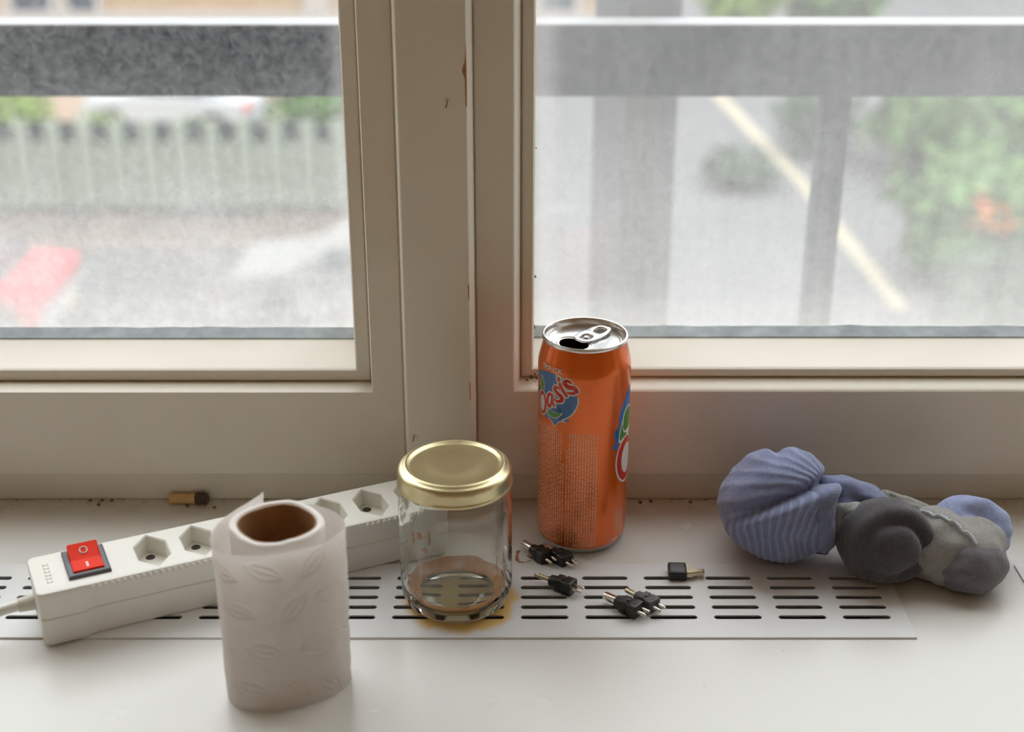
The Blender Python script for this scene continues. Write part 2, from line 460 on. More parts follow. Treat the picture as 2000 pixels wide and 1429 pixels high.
# ------------------------------------------------------------------ room shell
FZ, CZ = -0.88, 1.78
XL, XR, YB = -1.7, 1.7, -2.3
OX0, OX1, OZ1 = -1.30, 1.30, 1.50      # window opening
WI, WO = 0.47, 0.99                    # inner and outer face of the window wall
tag(box('floor', XL - .1, XR + .1, YB - .1, WO, FZ - .1, FZ, M['floor']), kind='structure')
tag(box('ceiling', XL - .1, XR + .1, YB - .1, WO, CZ, CZ + .1, M['ceil']), kind='structure')
tag(box('wall_left', XL - .1, XL, YB - .1, WO, FZ, CZ, M['wall']), kind='structure')
tag(box('wall_right', XR, XR + .1, YB - .1, WO, FZ, CZ, M['wall']), kind='structure')
tag(box('wall_front', XL, XR, YB - .1, YB, FZ, CZ, M['wall']), kind='structure')
bm = bmesh.new()
add_box(bm, XL, OX0, WI, WO, FZ, CZ); add_box(bm, OX1, XR, WI, WO, FZ, CZ)
add_box(bm, OX0, OX1, WI, WO, OZ1, CZ); add_box(bm, OX0, OX1, 0.56, WO, FZ, -0.075)
tag(from_bm('wall_back', bm, M['wall']), kind='structure')

# window board with two long cut-outs for the grilles
GR = [(-0.387, 0.2352), (0.3175, 0.93)]
GY0, GY1 = 0.6835, 0.7630
bm = bmesh.new()
loops = [[(OX0, 0.44), (OX1, 0.44), (OX1, 0.87), (OX0, 0.87)]]
for a, b_ in GR: loops.append([(a + .006, GY0 + .006), (b_ - .006, GY0 + .006), (b_ - .006, GY1 - .006), (a + .006, GY1 - .006)])
VL, _ = fill_loops(bm, loops, 0.0)
o_ = VL[0]
o2 = skirt(bm, o_, [(v.co.x, v.co.y - (0.002 if v.co.y < .5 else 0), -0.003) for v in o_])
o3 = skirt(bm, o2, [(v.co.x, v.co.y, -0.035) for v in o2])
for h in VL[1:]: skirt(bm, h, [(v.co.x, v.co.y, -0.035) for v in h])
sill = tag(from_bm('trim_1', bm, M['sill']), 'white painted window board with worn dirty back edge', kind='structure')
bm = bmesh.new(); add_box(bm, OX0, OX1, 0.46, 0.86, -0.075, -0.036)
tag(from_bm('trim_2', bm, M['dark']), 'dark cavity floor under the slotted grilles', kind='structure')
box('crumb', -0.2905, -0.2885, .8445, .8465, 0.0, .0012, M['crumb'], sill, .0003)
for i in range(20):
    x = random.uniform(-.32, .33); s = random.uniform(.0006, .0016)
    y = .8475 - abs(random.gauss(0, .006)) - s
    o = bpy.data.objects.new('crumb', bpy.data.objects['crumb'].data); C.objects.link(o); o.parent = sill
    o.location = (x + .2895, y - .8455, 0); 
# ------------------------------------------------------------------ window
win = thing('window_1', 'cream painted wooden casement window with two dirty panes', None)
win['kind'] = 'structure'
def frame_bar(name, x0, x1, y0, y1, z0, z1, bev=0.002, parent=win, m=None):
    return box(name, x0, x1, y0, y1, z0, z1, m or M['paint'], parent, bev, 3)
frame_bar('bottom_frame', OX0, OX1, 0.848, 0.95, 0.0, 0.0700, .0015)
frame_bar('side_frame', OX0, OX0 + .05, 0.84, 0.95, 0.0, OZ1)
frame_bar('side_frame', OX1 - .05, OX1, 0.84, 0.95, 0.0, OZ1)
frame_bar('top_frame', OX0, OX1, 0.84, 0.95, OZ1 - .05, OZ1)
bm = bmesh.new()
mp_ = [(-.0712, .93), (-.0712, .8430), (-.0704, .8400), (-.0697, .8275), (-.0692, .8260), (-.0680, .8235), (-.0672, .8230), (-.0270, .8230), (-.0264, .8236), (-.0242, .8274), (-.0238, .8290), (-.0234, .8440), (-.0234, .93)]
ba = [bm.verts.new((x, y, .0215)) for x, y in mp_]; bm.faces.new(ba)
bb = skirt(bm, ba, [(x, y, OZ1 - .02) for x, y in mp_]); bm.faces.new(bb[::-1])
mull = from_bm('mullion', bm, M['paint'], win, True, 40)
# bare wood where the paint has chipped off the edge, and two painted-over screw heads
def chip(pts, y=.8228, t=.0004):
    bm = bmesh.new(); vs = [bm.verts.new((x, y, z)) for x, z in pts]; f = bm.faces.new(vs)
    r = bmesh.ops.extrude_face_region(bm, geom=[f])
    for g in r['geom']:
        if isinstance(g, bmesh.types.BMVert): g.co.y += t
    return from_bm('paint_chip', bm, M['bare'], mull, False)
chip([(-.0276, .3065), (-.0269, .318), (-.0266, .300), (-.0266, .2800), (-.0274, .2790), (-.0277, .296), (-.0294, .3005), (-.0288, .303)])
chip([(-.0276, .166), (-.0268, .168), (-.0267, .158), (-.0273, .156)])
chip([(-.0275, .099), (-.0267, .1005), (-.0266, .088), (-.0272, .086)])
for x, z in ((-.0385, .2810), (-.0643, .0600)):
    s_ = lathe('screw_head', [(0, 0.0004), (.0012, .0005), (.0028, .0004), (.0032, -.0004)], M['paint'], mull, 24)
    s_.rotation_euler = (pi / 2, 0, 0); s_.location = (x, .8229, z)
    box('slot', -.0026, .0026, -.0003, .0003, .0004, .00055, M['crumb'], s_).rotation_euler = (0, 0, 1.3)

def sash(xo0, xo1, x0, x1, z0, z1, zb, zt, molds, pane_mat, seed, worn=False):
    """Outer edges xo0..xo1 / zb..zt; inner (moulding) opening x0..x1 / z0..z1. molds = (left, right, bottom) widths of moulding plus bevel."""
    g = empty('sash', win)
    prof = [(0.0, .9300), (0.0, .9115), (0.0, .8605), (.03, .8585), (.10, .8572), (.30, .8568), (.52, .8570), (.60, .8580), (.63, .8600), (.66, .8600), (.68, .8550), (.73, .8520), (.80, .8485), (.87, .8458), (.94, .8437), (1.0, .8430)]
    if not worn:   # crisp moulding: a narrow edge line instead of the broad rounded one
        prof[5:] = [(.30, .8568), (.74, .8570), (.82, .8580), (.85, .8600), (.87, .8600), (.88, .8520), (.91, .8475), (.95, .8445), (1.0, .8430)]
    bm = bmesh.new()
    L, R, B = molds
    rings = []
    for o_, y in prof:
        rings.append([bm.verts.new(p) for p in ((x0 - o_ * L, y, z0 - o_ * B), (x1 + o_ * R, y, z0 - o_ * B), (x1 + o_ * R, y, z1 + o_ * B), (x0 - o_ * L, y, z1 + o_ * B))])
    for y, ins in ((.8430, .0012), (.8442, 0.0), (.905, 0.0)):
        rings.append([bm.verts.new(p) for p in ((xo0 + ins, y, zb + ins), (xo1 - ins, y, zb + ins), (xo1 - ins, y, zt - ins), (xo0 + ins, y, zt - ins))])
    for a, b_ in zip(rings, rings[1:]):
        for i in range(4): bm.faces.new((a[i], a[(i + 1) % 4], b_[(i + 1) % 4], b_[i]))
    from_bm('sash_frame', bm, M['paint'], g, True, 40)
    p = box('pane', x0 - .004, x1 + .004, .9195, .9225, z0 - .004, z1 + .004, [M['pane_clean'], pane_mat], g)
    for f in p.data.polygons:
        if f.normal.y > .9: f.material_index = 1      # the dirt film lies on the weather side
    # uneven glazing strip along the bottom of the glass
    vs, fs = [], []
    n = 90
    for i in range(n + 1):
        x = x0 + (x1 - x0) * i / n
        h = .0046 + .0010 * noise.noise(Vector((x * 40, seed, 0))) + .0005 * noise.noise(Vector((x * 170, seed, 3)))
        for y, z in ((.9080, z0 - .0004), (.9086, z0 + h * .22), (.9180, z0 + h * .9), (.9196, z0 + h)): vs.append((x, y, z))
    for i in range(n):
        for k in range(3): fs.append((i * 4 + k, i * 4 + k + 1, i * 4 + 5 + k, i * 4 + 4 + k))
    from_py('glazing_strip', vs, fs, M['putty'], g)
    return g
sash(-1.245, -0.0712, -1.20, -0.1047, .0940, 1.36, .0215, 1.40, (.0145, .0128, .0105), M['pane_a'], 1)
sash(-0.0232, 1.245, .0145, 1.20, .0950, 1.36, .0215, 1.40, (.0138, .0138, .0110), M['pane_b'], 5, True)
for x, y, z, r in ((.0158, .905, .1420, .0013), (.0150, .905, .1050, .0018), (.0158, .905, .2320, .0008), (.0128, .8525, .0905, .0016), (.0150, .8530, .0925, .0013), (.0100, .8520, .0885, .0011), (.0165, .8535, .0890, .0010)):
    d_ = lathe('dirt_speck', [(0, r * .6), (r * .5, r * .5), (r, 0), (r * .5, -r * .3), (0, -r * .4)], M['crumb'], win, 9); d_.location = (x, y, z); d_.rotation_euler = (1.2, .4, x * 900)
frame_bar('exterior_ledge', OX0, OX1, .95, WO + .03, -.05, -.012)

# ------------------------------------------------------------------ ventilation grilles
def grille(x0, x1, cols, label):
    t = thing('ventilation_grille', label, 'grille', (0.0, 0.7233, 0.0), 0, 'slotted grilles let into the window board')
    bm = bmesh.new()
    P, SL, RP, SW = .0383, .0285, .01066, .0040
    y0, y1 = GY0 - .7233, GY1 - .7233
    zt, zb = .0012, -.0006
    rows = [.704 + RP * i - .7233 for i in range(5)]
    loops = [[(x0, y0), (x1, y0), (x1, y1), (x0, y1)]]
    for c in cols:
        xs = .0052 + P * c
        for y in rows:
            a = xs + SW / 2; b_ = xs + SL - SW / 2; lp = []
            for k in range(7):
                th = pi / 2 + pi * k / 6; lp.append((a + SW / 2 * cos(th), y + SW / 2 * sin(th)))
            for k in range(7):
                th = -pi / 2 + pi * k / 6; lp.append((b_ + SW / 2 * cos(th), y + SW / 2 * sin(th)))
            loops.append(lp)
    VL, _ = fill_loops(bm, loops, zt)
    for i, lp in enumerate(VL):
        if i == 0:
            d = skirt(bm, lp, [(v.co.x + (.0003 if v.co.x > .1 else -.0003), v.co.y + (.0003 if v.co.y > 0 else -.0003), zt - .0004) for v in lp])
            skirt(bm, d, [(v.co.x, v.co.y, .0001) for v in d])
        else:
            skirt(bm, lp, [(v.co.x, v.co.y, .0004) for v in lp])
    from_bm('slotted_plate', bm, M['grille'], t, True, 30)
    return t
grille(GR[0][0], GR[0][1], range(-10, 6), 'long white slotted metal grille set in the sill under jar and power strip')
grille(GR[1][0], GR[1][1], range(9, 24), 'white metal grille just peeking in beside the sock, only its corner showing')

# ------------------------------------------------------------------ power strip
SA = radians(24.7)
ps = thing('power_strip', 'ivory multi-socket power strip with red switch lying slantwise behind the toilet roll', 'power strip', (-.2683, .6725, .0015), SA)
LEN, WID = 252.0, 44.5
def outline(inset, r=4.0, rec=2.4):
    """Plan of the strip: end block flush, long sides slightly recessed beyond it."""
    a = inset
    pts = []
    def arc(cx, cy, a0, a1, n=5):
        for k in range(n): 
            t = a0 + (a1 - a0) * k / (n - 1); pts.append((cx + r * cos(t), cy + r * sin(t)))
    arc(a + r, a + r, pi, 1.5 * pi)
    pts.extend([(22, a), (25, a + .3), (29, a + rec - .3), (32, a + rec)])
    arc(LEN - a - r, a + rec + r, 1.5 * pi, 2 * pi)
    arc(LEN - a - r, WID - a - rec - r, 0, .5 * pi)
    pts.extend([(32, WID - a - rec), (29, WID - a - rec + .3), (25, WID - a - .3), (22, WID - a)])
    arc(a + r, WID - a - r, .5 * pi, pi)
    return [(x * MM, y * MM) for x, y in pts]
def stack(bm, levels):
    prev = None
    for ins, z, rec in levels:
        lp = [(x, y, z * MM) for x, y in outline(ins, rec=rec)]
        if prev is None: prev = [bm.verts.new(p) for p in lp]; first = prev
        else: prev = skirt(bm, prev, lp)
    return first, prev
bm = bmesh.new()
f0, f1 = stack(bm, [(1.2, 0, 2.4), (0.6, 1.0, 2.4), (0.3, 17.0, 2.4), (1.1, 17.5, 2.4)])
bm.faces.new(f0[::-1]); bm.faces.new(f1)
from_bm('lower_shell', bm, M['plastic'], ps)
SOCK_U = [69.5 + 27.6 * i for i in range(7)]
VC = 22.5
def hexa(u, hw, hl, sh):
    return [(u - hw, VC - hl * sh), (u, VC - hl), (u + hw, VC - hl * sh), (u + hw, VC + hl * sh), (u, VC + hl), (u - hw, VC + hl * sh)]
bm = bmesh.new()
f0, f1 = stack(bm, [(1.1, 17.5, 2.4), (0.3, 18.1, 2.4), (0.0, 30.5, 2.4), (0.0, 31.3, 0.0), (0.0, 33.6, 0.0), (0.5, 34.6, 0.0)])
bm.faces.new(f0[::-1])
top_l = outline(1.5, rec=0.0)
holes = [[(x * MM, y * MM) for x, y in hexa(u, 10.1, 19.6, .42)] for u in SOCK_U]
sw = [(20.2, 9.5), (42.8, 9.5), (42.8, 39.5), (20.2, 39.5)]
VL, _ = fill_loops(bm, [top_l] + holes + [[(x * MM, y * MM) for x, y in sw]], 35 * MM)
n = len(f1)
for i in range(n): bm.faces.new((f1[i], f1[(i + 1) % n], VL[0][(i + 1) % n], VL[0][i]))
for u, lp in zip(SOCK_U, VL[1:8]):
    b1 = skirt(bm, lp, [(x * MM, y * MM, 34.2 * MM) for x, y in hexa(u, 9.3, 18.6, .42)])
    skirt(bm, b1, [(x * MM, y * MM, 24.0 * MM) for x, y in hexa(u, 8.7, 17.6, .42)])
skirt(bm, VL[8], [(v.co.x, v.co.y, .026) for v in VL[8]])
from_bm('upper_shell', bm, M['plastic'], ps, True, 30)
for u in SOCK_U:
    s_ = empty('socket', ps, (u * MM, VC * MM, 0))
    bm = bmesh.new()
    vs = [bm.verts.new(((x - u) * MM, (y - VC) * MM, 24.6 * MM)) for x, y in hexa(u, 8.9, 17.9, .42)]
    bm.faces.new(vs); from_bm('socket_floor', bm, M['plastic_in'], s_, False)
    for x, y, r in ((0, -9.5, 2.5), (0, 9.5, 2.5), (-5.0, 0, 2.5)):
        h_ = lathe('contact_hole', [(0, 0), (r * .8 * MM, .0001), (r * MM, .00035), (r * 1.15 * MM, 0)], M['plug_hole'], s_, 20)
        h_.location = (x * MM, y * MM, 24.65 * MM)
# grip ridges on the overhanging lip
bm = bmesh.new()
for a, b_ in ((30, 116), (196, 246)):
    u = a
    while u < b_:
        for v in (0.0, WID):
            add_box(bm, (u) * MM, (u + 2.2) * MM, (v - .9) * MM, (v + .9) * MM, 31.4 * MM, 34.0 * MM, .0005, 1)
        u += 3.6
tag(from_bm('grip_ridges', bm, M['plastic'], ps), kind='stuff')
bm = bmesh.new()
for i in range(6):
    v = 11 + i * 4.0
    add_box(bm, 7.6 * MM, 8.2 * MM, v * MM, (v + 2.6) * MM, 34.95 * MM, 35.15 * MM)
    add_box(bm, 10.2 * MM, 10.8 * MM, v * MM, (v + 2.2) * MM, 34.95 * MM, 35.15 * MM)
    add_box(bm, 7.6 * MM, 10.8 * MM, v * MM, (v + .6) * MM, 34.95 * MM, 35.15 * MM)
from_bm('raised_lettering', bm, M['emboss'], ps, False)
# rocker switch
rs = empty('rocker_switch', ps, (31.5 * MM, 24.5 * MM, 35 * MM))
bm = bmesh.new()
def rect(hx, hy): return [(-hx * MM, -hy * MM), (hx * MM, -hy * MM), (hx * MM, hy * MM), (-hx * MM, hy * MM)]
VL, _ = fill_loops(bm, [rect(11.2, 14.8), rect(8.9, 12.6)], 2.0 * MM)
a = skirt(bm, VL[0], [(*p, .0014) for p in rect(12.0, 15.6)]); skirt(bm, a, [(*p, -.0006) for p in rect(12.0, 15.6)])
skirt(bm, VL[1], [(*p, -.006) for p in rect(8.9, 12.6)])
from_bm('switch_bezel', bm, M['bezel'], rs)
bm = bmesh.new()
prof = [(-12.3, 2.0), (-11.7, 2.9), (-1.0, 2.7), (0.0, 2.75), (1.0, 2.95), (11.6, 7.4), (12.4, 7.0), (12.4, -4), (-12.3, -4)]
L_ = [bm.verts.new((-8.7 * MM, y * MM, z * MM)) for y, z in prof]; R_ = [bm.verts.new((8.7 * MM, y * MM, z * MM)) for y, z in prof]
bm.faces.new(L_); bm.faces.new(R_[::-1])
for i in range(len(prof)):
    j = (i + 1) % len(prof); bm.faces.new((L_[i], L_[j], R_[j], R_[i]))
bmesh.ops.bevel(bm, geom=[e for e in bm.edges if abs(e.verts[0].co.x - e.verts[1].co.x) < 1e-6], offset=.0005, segments=2, affect='EDGES')
rk = from_bm('rocker', bm, M['rocker'], rs)
ring = [(2.1 * cos(2 * pi * k / 28) * MM, (6.3 + 2.1 * sin(2 * pi * k / 28)) * MM, (2.95 + (5.3 + 2.1 * sin(2 * pi * k / 28)) * .42 + .1) * MM) for k in range(29)]
tube('zero_mark', ring, .00045, M['mark'], rs, 8)
box('one_mark', -.0007, .0007, -.0090, -.0036, .0026, .00298, M['mark'], rs)
# cord
gl_ = lathe('cord_grommet', [(0, -.004), (.0058, -.004), (.0075, -.002), (.0075, .0), (.0048, .001), (.0040, .010), (0, .010)], M['plastic_in'], ps, 32)
gl_.rotation_euler = (0, -pi / 2, 0); gl_.location = (0.0005, .0215, .0185)
path = catmull([(-.002, .0215, .0185), (-.02, .021, .0178), (-.045, .019, .012), (-.08, .014, .0050), (-.13, .0, .0033), (-.20, -.03, .0033), (-.27, -.08, .0033)], 8)
tube('power_cord', path, .0032, M['plastic'], ps, 14)

# ------------------------------------------------------------------ toilet roll
tr = thing('toilet_roll', 'nearly used up white toilet roll standing upright with a loose outer sheet', 'toilet roll', (-.1249, .6456, 0.0))
RH = .0985
def ring_r(a, r):   # the roll is slightly squashed
    return r * (1 + .035 * cos(4 * a + .5) + .02 * cos(2 * a))
def squashed(name, ro, ri, z0, z1, m, parent, bev=.0008):
    vs, fs = [], []; seg = 96
    pr = [(ro, z0), (ro, z1 - bev), (ro - bev, z1), (ri + bev, z1), (ri, z1 - bev), (ri, z0)]
    for i in range(seg):
        a = 2 * pi * i / seg
        for r, z in pr:
            q = ring_r(a, r); wob = .0005 * noise.noise(Vector((cos(a) * 3, sin(a) * 3, r * 400))) if z > .05 else 0
            vs.append((q * cos(a), q * sin(a) + .0033, z + wob))
    n = len(pr)
    for i in range(seg):
        j = (i + 1) % seg
        for k in range(n):
            fs.append((i * n + k, j * n + k, j * n + (k + 1) % n, i * n + (k + 1) % n))
    return from_py(name, vs, fs, m, parent)
squashed('wound_paper', .0242, .0203, 0, RH, M['tissue_roll'], tr)
squashed('cardboard_core', .0202, .0194, 0.0002, RH - .0006, M['cardboard'], tr, .0002)
top_pts = [(9, 24.8), (16.5, 22.3), (24, 18.6), (30.5, 13), (36, 5), (36.8, -2), (34.0, -9), (28.5, -16), (20, -22), (9.7, -27), (-4, -30), (-15.0, -30.6), (-24.0, -27.5), (-30.0, -20), (-32.2, -11), (-31.2, -1), (-27.8, 9), (-23.0, 17.5), (-18.4, 24.5), (-14.6, 31), (-12.6, 36.4)]
cv = catmull([(x * MM, y * MM, 0) for x, y in top_pts], 12)
Lc = [0.0]
for a, b_ in zip(cv, cv[1:]): Lc.append(Lc[-1] + (b_ - a).length)
NU, NV = 240, 130
leaves = []
rl = random.Random(11)
for iu in range(9):
    for iv in range(4):
        leaves.append((.010 + iu * .024 + rl.uniform(-.003, .003) + (iv % 2) * .011, .012 + iv * .026 + rl.uniform(-.003, .003), rl.choice((.25, .5, .75, 2.3, .35)), rl.uniform(.0095, .0125), rl.uniform(.0034, .0046)))
def emboss(s, z):
    h = 0.0
    for u0, v0, ang, a, b_ in leaves:
        dx, dy = s - u0, z - v0
        if abs(dx) > .016 or abs(dy) > .016: continue
        x = dx * cos(ang) + dy * sin(ang); y = -dx * sin(ang) + dy * cos(ang)
        q = abs(x) / a
        if q < 1.15:
            w = b_ * max(0.0, 1 - q * q)
            d = min(abs(y - w), abs(y + w), abs(y) + (0.0 if q < .8 else 1))
            h -= .0006 * exp(-(d / .00075) ** 2) * (1 if q < 1 else .3)
    return h
vs, fs = [], []
k = 0
for i in range(NU):
    s = Lc[-1] * i / (NU - 1)
    while k < len(Lc) - 2 and Lc[k + 1] < s: k += 1
    t = (s - Lc[k]) / max(1e-9, Lc[k + 1] - Lc[k]); p = cv[k].lerp(cv[k + 1], t)
    d = (cv[k + 1] - cv[k]).normalized(); nrm = Vector((d.y, -d.x, 0)) * -1
    for j in range(NV):
        f = j / (NV - 1); z = .0004 + (RH - .0004) * f
        free = max(0, (s / Lc[-1] - .75) / .25)
        q = p * (1 - .035 * (1 - f)) + nrm * (emboss(s, z) + .0007 * noise.noise(Vector((s * 45, z * 35, 0))) + .0003 * noise.noise(Vector((s * 160, z * 120, 4))))
        ztop = z * (1 - .008 * (1 - f)) + f * f * .0007 * noise.noise(Vector((s * 60, 1, 2)))
        vs.append((q.x, q.y, ztop))
for i in range(NU - 1):
    for j in range(NV - 1):
        a = i * NV + j; fs.append((a, a + NV, a + NV + 1, a + 1))
from_py('loose_sheet', vs, fs, M['tissue'], tr, True, 180)

# ------------------------------------------------------------------ glass jar
jr = thing('glass_jar', 'empty clear glass jar with a gold screw lid and amber dregs standing on the grille', 'jar', (-.0335, .7259, .0013))
outer = [(0, .0022), (.016, .0016), (.024, .0006), (.0275, 0), (.0298, .0010), (.0318, .0038), (.0332, .0085), (.0337, .014), (.0337, .066), (.0335, .0700), (.0327, .0735), (.0315, .0760), (.0306, .0778), (.0303, .0800), (.0303, .0870), (.0296, .0885)]
inner = [(.0280, .0885), (.0276, .0872), (.0277, .0800), (.0283, .0765), (.0300, .0735), (.0309, .0690), (.0310, .016), (.0303, .0105), (.0285, .0072), (.025, .0056), (.016, .0052), (0, .0055)]
lathe('jar_glass', outer + inner, M['jar'], jr, 128, 60)
lid = lathe('jar_lid', [(0, .0908), (.008, .09075), (.0095, .09085), (.0140, .09085), (.0156, .0907), (.0250, .0907), (.0266, .0911), (.0276, .0921), (.0288, .0925), (.0298, .0920), (.0306, .0909), (.0314, .0907), (.0324, .0900), (.0331, .0885), (.0334, .0868), (.0334, .0822), (.0336, .0812), (.0340, .0806), (.0338, .0797), (.0332, .0797), (.0326, .0806), (.0326, .0880), (0, .0890)], M['gold'], jr, 128, 50)
# dregs: uneven ring dried on the inside of the foot
vs, fs = [], []
seg = 120; pr_n = 7
for i in range(seg):
    a = 2 * pi * i / seg
    front = .5 - .5 * sin(a)
    ri = .0238 + .0022 * noise.noise(Vector((cos(a) * 2, sin(a) * 2, 7))) - .0015 * front
    hz = .0080 + .0022 * noise.noise(Vector((cos(a) * 2.5, sin(a) * 2.5, 3))) + .0012 * (1 - front)
    prf = [(ri, .00575), (.0250, .0060), (.0283, .0077), (.0300, .0107), (.0306, hz + .003), (.0303, hz + .0031), (.0280, .0088), (.0250, .0067)]
    for r, z in prf: vs.append((r * cos(a), r * sin(a), z))
npf = 8
for i in range(seg):
    j = (i + 1) % seg
    for k in range(npf): fs.append((i * npf + k, j * npf + k, j * npf + (k + 1) % npf, i * npf + (k + 1) % npf))
from_py('amber_dregs', vs, fs, M['dregs'], jr)
def wall_patch(a0, z0, w, h, seed, m, name='dried_drip'):
    """A thin patch of residue on the inside of the jar wall."""
    vs, fs = [], []; n = 22; R = .03085
    vs.append((R * cos(a0), R * sin(a0), z0))
    for i in range(n):
        t = 2 * pi * i / n; q = 1 + .3 * noise.noise(Vector((cos(t), sin(t), seed)))
        a = a0 + cos(t) * w * q / R; vs.append((R * cos(a), R * sin(a), z0 + sin(t) * h * q))
    for i in range(n): fs.append((0, 1 + i, 1 + (i + 1) % n))
    return from_py(name, vs, fs, m, jr)
for i, (d, z, w, h) in enumerate([(-128, .058, .0024, .0024), (-122, .049, .0018, .0020), (-137, .055, .0016, .0040), (-116, .058, .0009, .0045), (-40, .030, .0007, .012), (-150, .030, .0008, .018), (-128, .028, .0007, .016)]):
    wall_patch(radians(d), z, w, h, i * 3.3, M['spot'] if i < 4 else M['dregs'])

# ------------------------------------------------------------------ drink can
CR = .0290
can = thing('drink_can', 'tall orange fruit drink can, opened, standing against the window frame', 'can', (.0452, .8015, 0.0))
lathe('can_body', [(.0222, .0006), (.0232, 0), (.0243, .0008), (.0262, .0032), (.0278, .0058), (.0287, .0085), (CR, .0120), (CR, .1240), (.02885, .1262), (.0284, .1290), (.0270, .1345), (.0258, .1388), (.0254, .1405), (.0250, .1405), (.0250, .138), (.0280, .124), (.0280, .012), (.022, .006)], M['can'], can, 128, 60)
lathe('base_rim', [(.0, .0075), (.014, .0058), (.0205, .0022), (.0222, .0002), (.0232, -.0000), (.0244, .0007), (.0264, .0033), (.02790, .0058), (.0264, .0036), (.0244, .0012)], M['alu'], can, 96, 60)
bm = bmesh.new()
RZ = .1436
def circ(r, n=96, cx=0, cy=0): return [(cx + r * cos(2 * pi * i / n), cy + r * sin(2 * pi * i / n)) for i in range(n)]
OA = radians(225)          # the mouth points this way from the lid's middle
def lid_xy(u, v):          # u along the tab axis towards its ring end, v across
    c_, s_ = cos(OA + pi), sin(OA + pi)
    return (u * c_ - v * s_, u * s_ + v * c_)
mouth = []
for i in range(40):
    t = 2 * pi * i / 40
    mouth.append(tuple(q for q in lid_xy(-.0108 + .0080 * cos(t), .0100 * sin(t) * (1 + .12 * cos(t)))))
z_l = .1392
VL, _ = fill_loops(bm, [circ(.0205), mouth[::-1]], z_l)
prev = VL[0]
for r, z in ((.0215, .1390), (.0224, .1380), (.0232, .1376), (.0240, .1384), (.0244, .1400), (.0248, .1424), (.0253, .1434), (.0259, RZ), (.0265, .1432), (.0267, .1424), (.0266, .1412), (.0258, .1407)):
    prev = skirt(bm, prev, [(x, y, z) for x, y in circ(r)])
m2 = skirt(bm, VL[1], [(v.co.x * 1.0, v.co.y, z_l - .0007) for v in VL[1]])
from_bm('can_lid', bm, M['alu'], can, True, 40)
bm = bmesh.new(); vs = [bm.verts.new((x, y, .130)) for x, y in circ(.0245)]; bm.faces.new(vs)
from_bm('can_inside', bm, M['alu_in'], can)
# raised bead round the mouth
bead = [(*[q for q in lid_xy(-.0105 + .0096 * cos(2 * pi * i / 48), .0122 * sin(2 * pi * i / 48) * (1 + .1 * cos(2 * pi * i / 48)))], z_l + .0001) for i in range(49)]
tube('mouth_bead', bead, .00045, M['alu'], can, 8)
# pull tab
tb = empty('pull_tab', can, (0, 0, z_l))
def tab_ring(u0, u1, w0, w1, n=44):
    pts = []
    for i in range(n):
        t = 2 * pi * i / n; f = .5 - .5 * cos(t)
        u = u0 + (u1 - u0) * f
        w = (w0 + (w1 - w0) * f) * (abs(sin(t)) ** .62) * (1 if sin(t) >= 0 else -1)
        pts.append(lid_xy(u, w))
    return pts
bm = bmesh.new()
tz = .0016
outer_t = tab_ring(-.0060, .0205, .0078, .0066); h1 = tab_ring(.0092, .0183, .0042, .0044, 28); h2 = tab_ring(-.0030, .0052, .0042, .0044, 28)
VL, _ = fill_loops(bm, [outer_t, h1, h2], tz)
lift = lambda x, y: .0012 * max(0, (-(x * cos(OA) + y * sin(OA))) / .02)
for lp, sgn in zip(VL, (1, -1, -1)):
    c0 = Vector((sum(v.co.x for v in lp) / len(lp), sum(v.co.y for v in lp) / len(lp), 0))
    prev = lp
    for off, dz in ((.0004, -.0003), (.0005, -.0009), (.0001, -.0013)):
        pts = []
        for v in lp:
            d = Vector((v.co.x, v.co.y, 0)) - c0; d.normalize()
            pts.append((v.co.x + d.x * off * sgn, v.co.y + d.y * off * sgn, tz + dz))
        prev = skirt(bm, prev, pts)
for v in bm.verts: v.co.z += lift(v.co.x, v.co.y)
from_bm('tab_plate', bm, M['alu'], tb, True, 50)
lathe('rivet', [(0, .0016), (.0014, .0015), (.0020, .0008), (.0024, 0)], M['alu'], tb, 32).location = (*lid_xy(.0012, 0), 0)

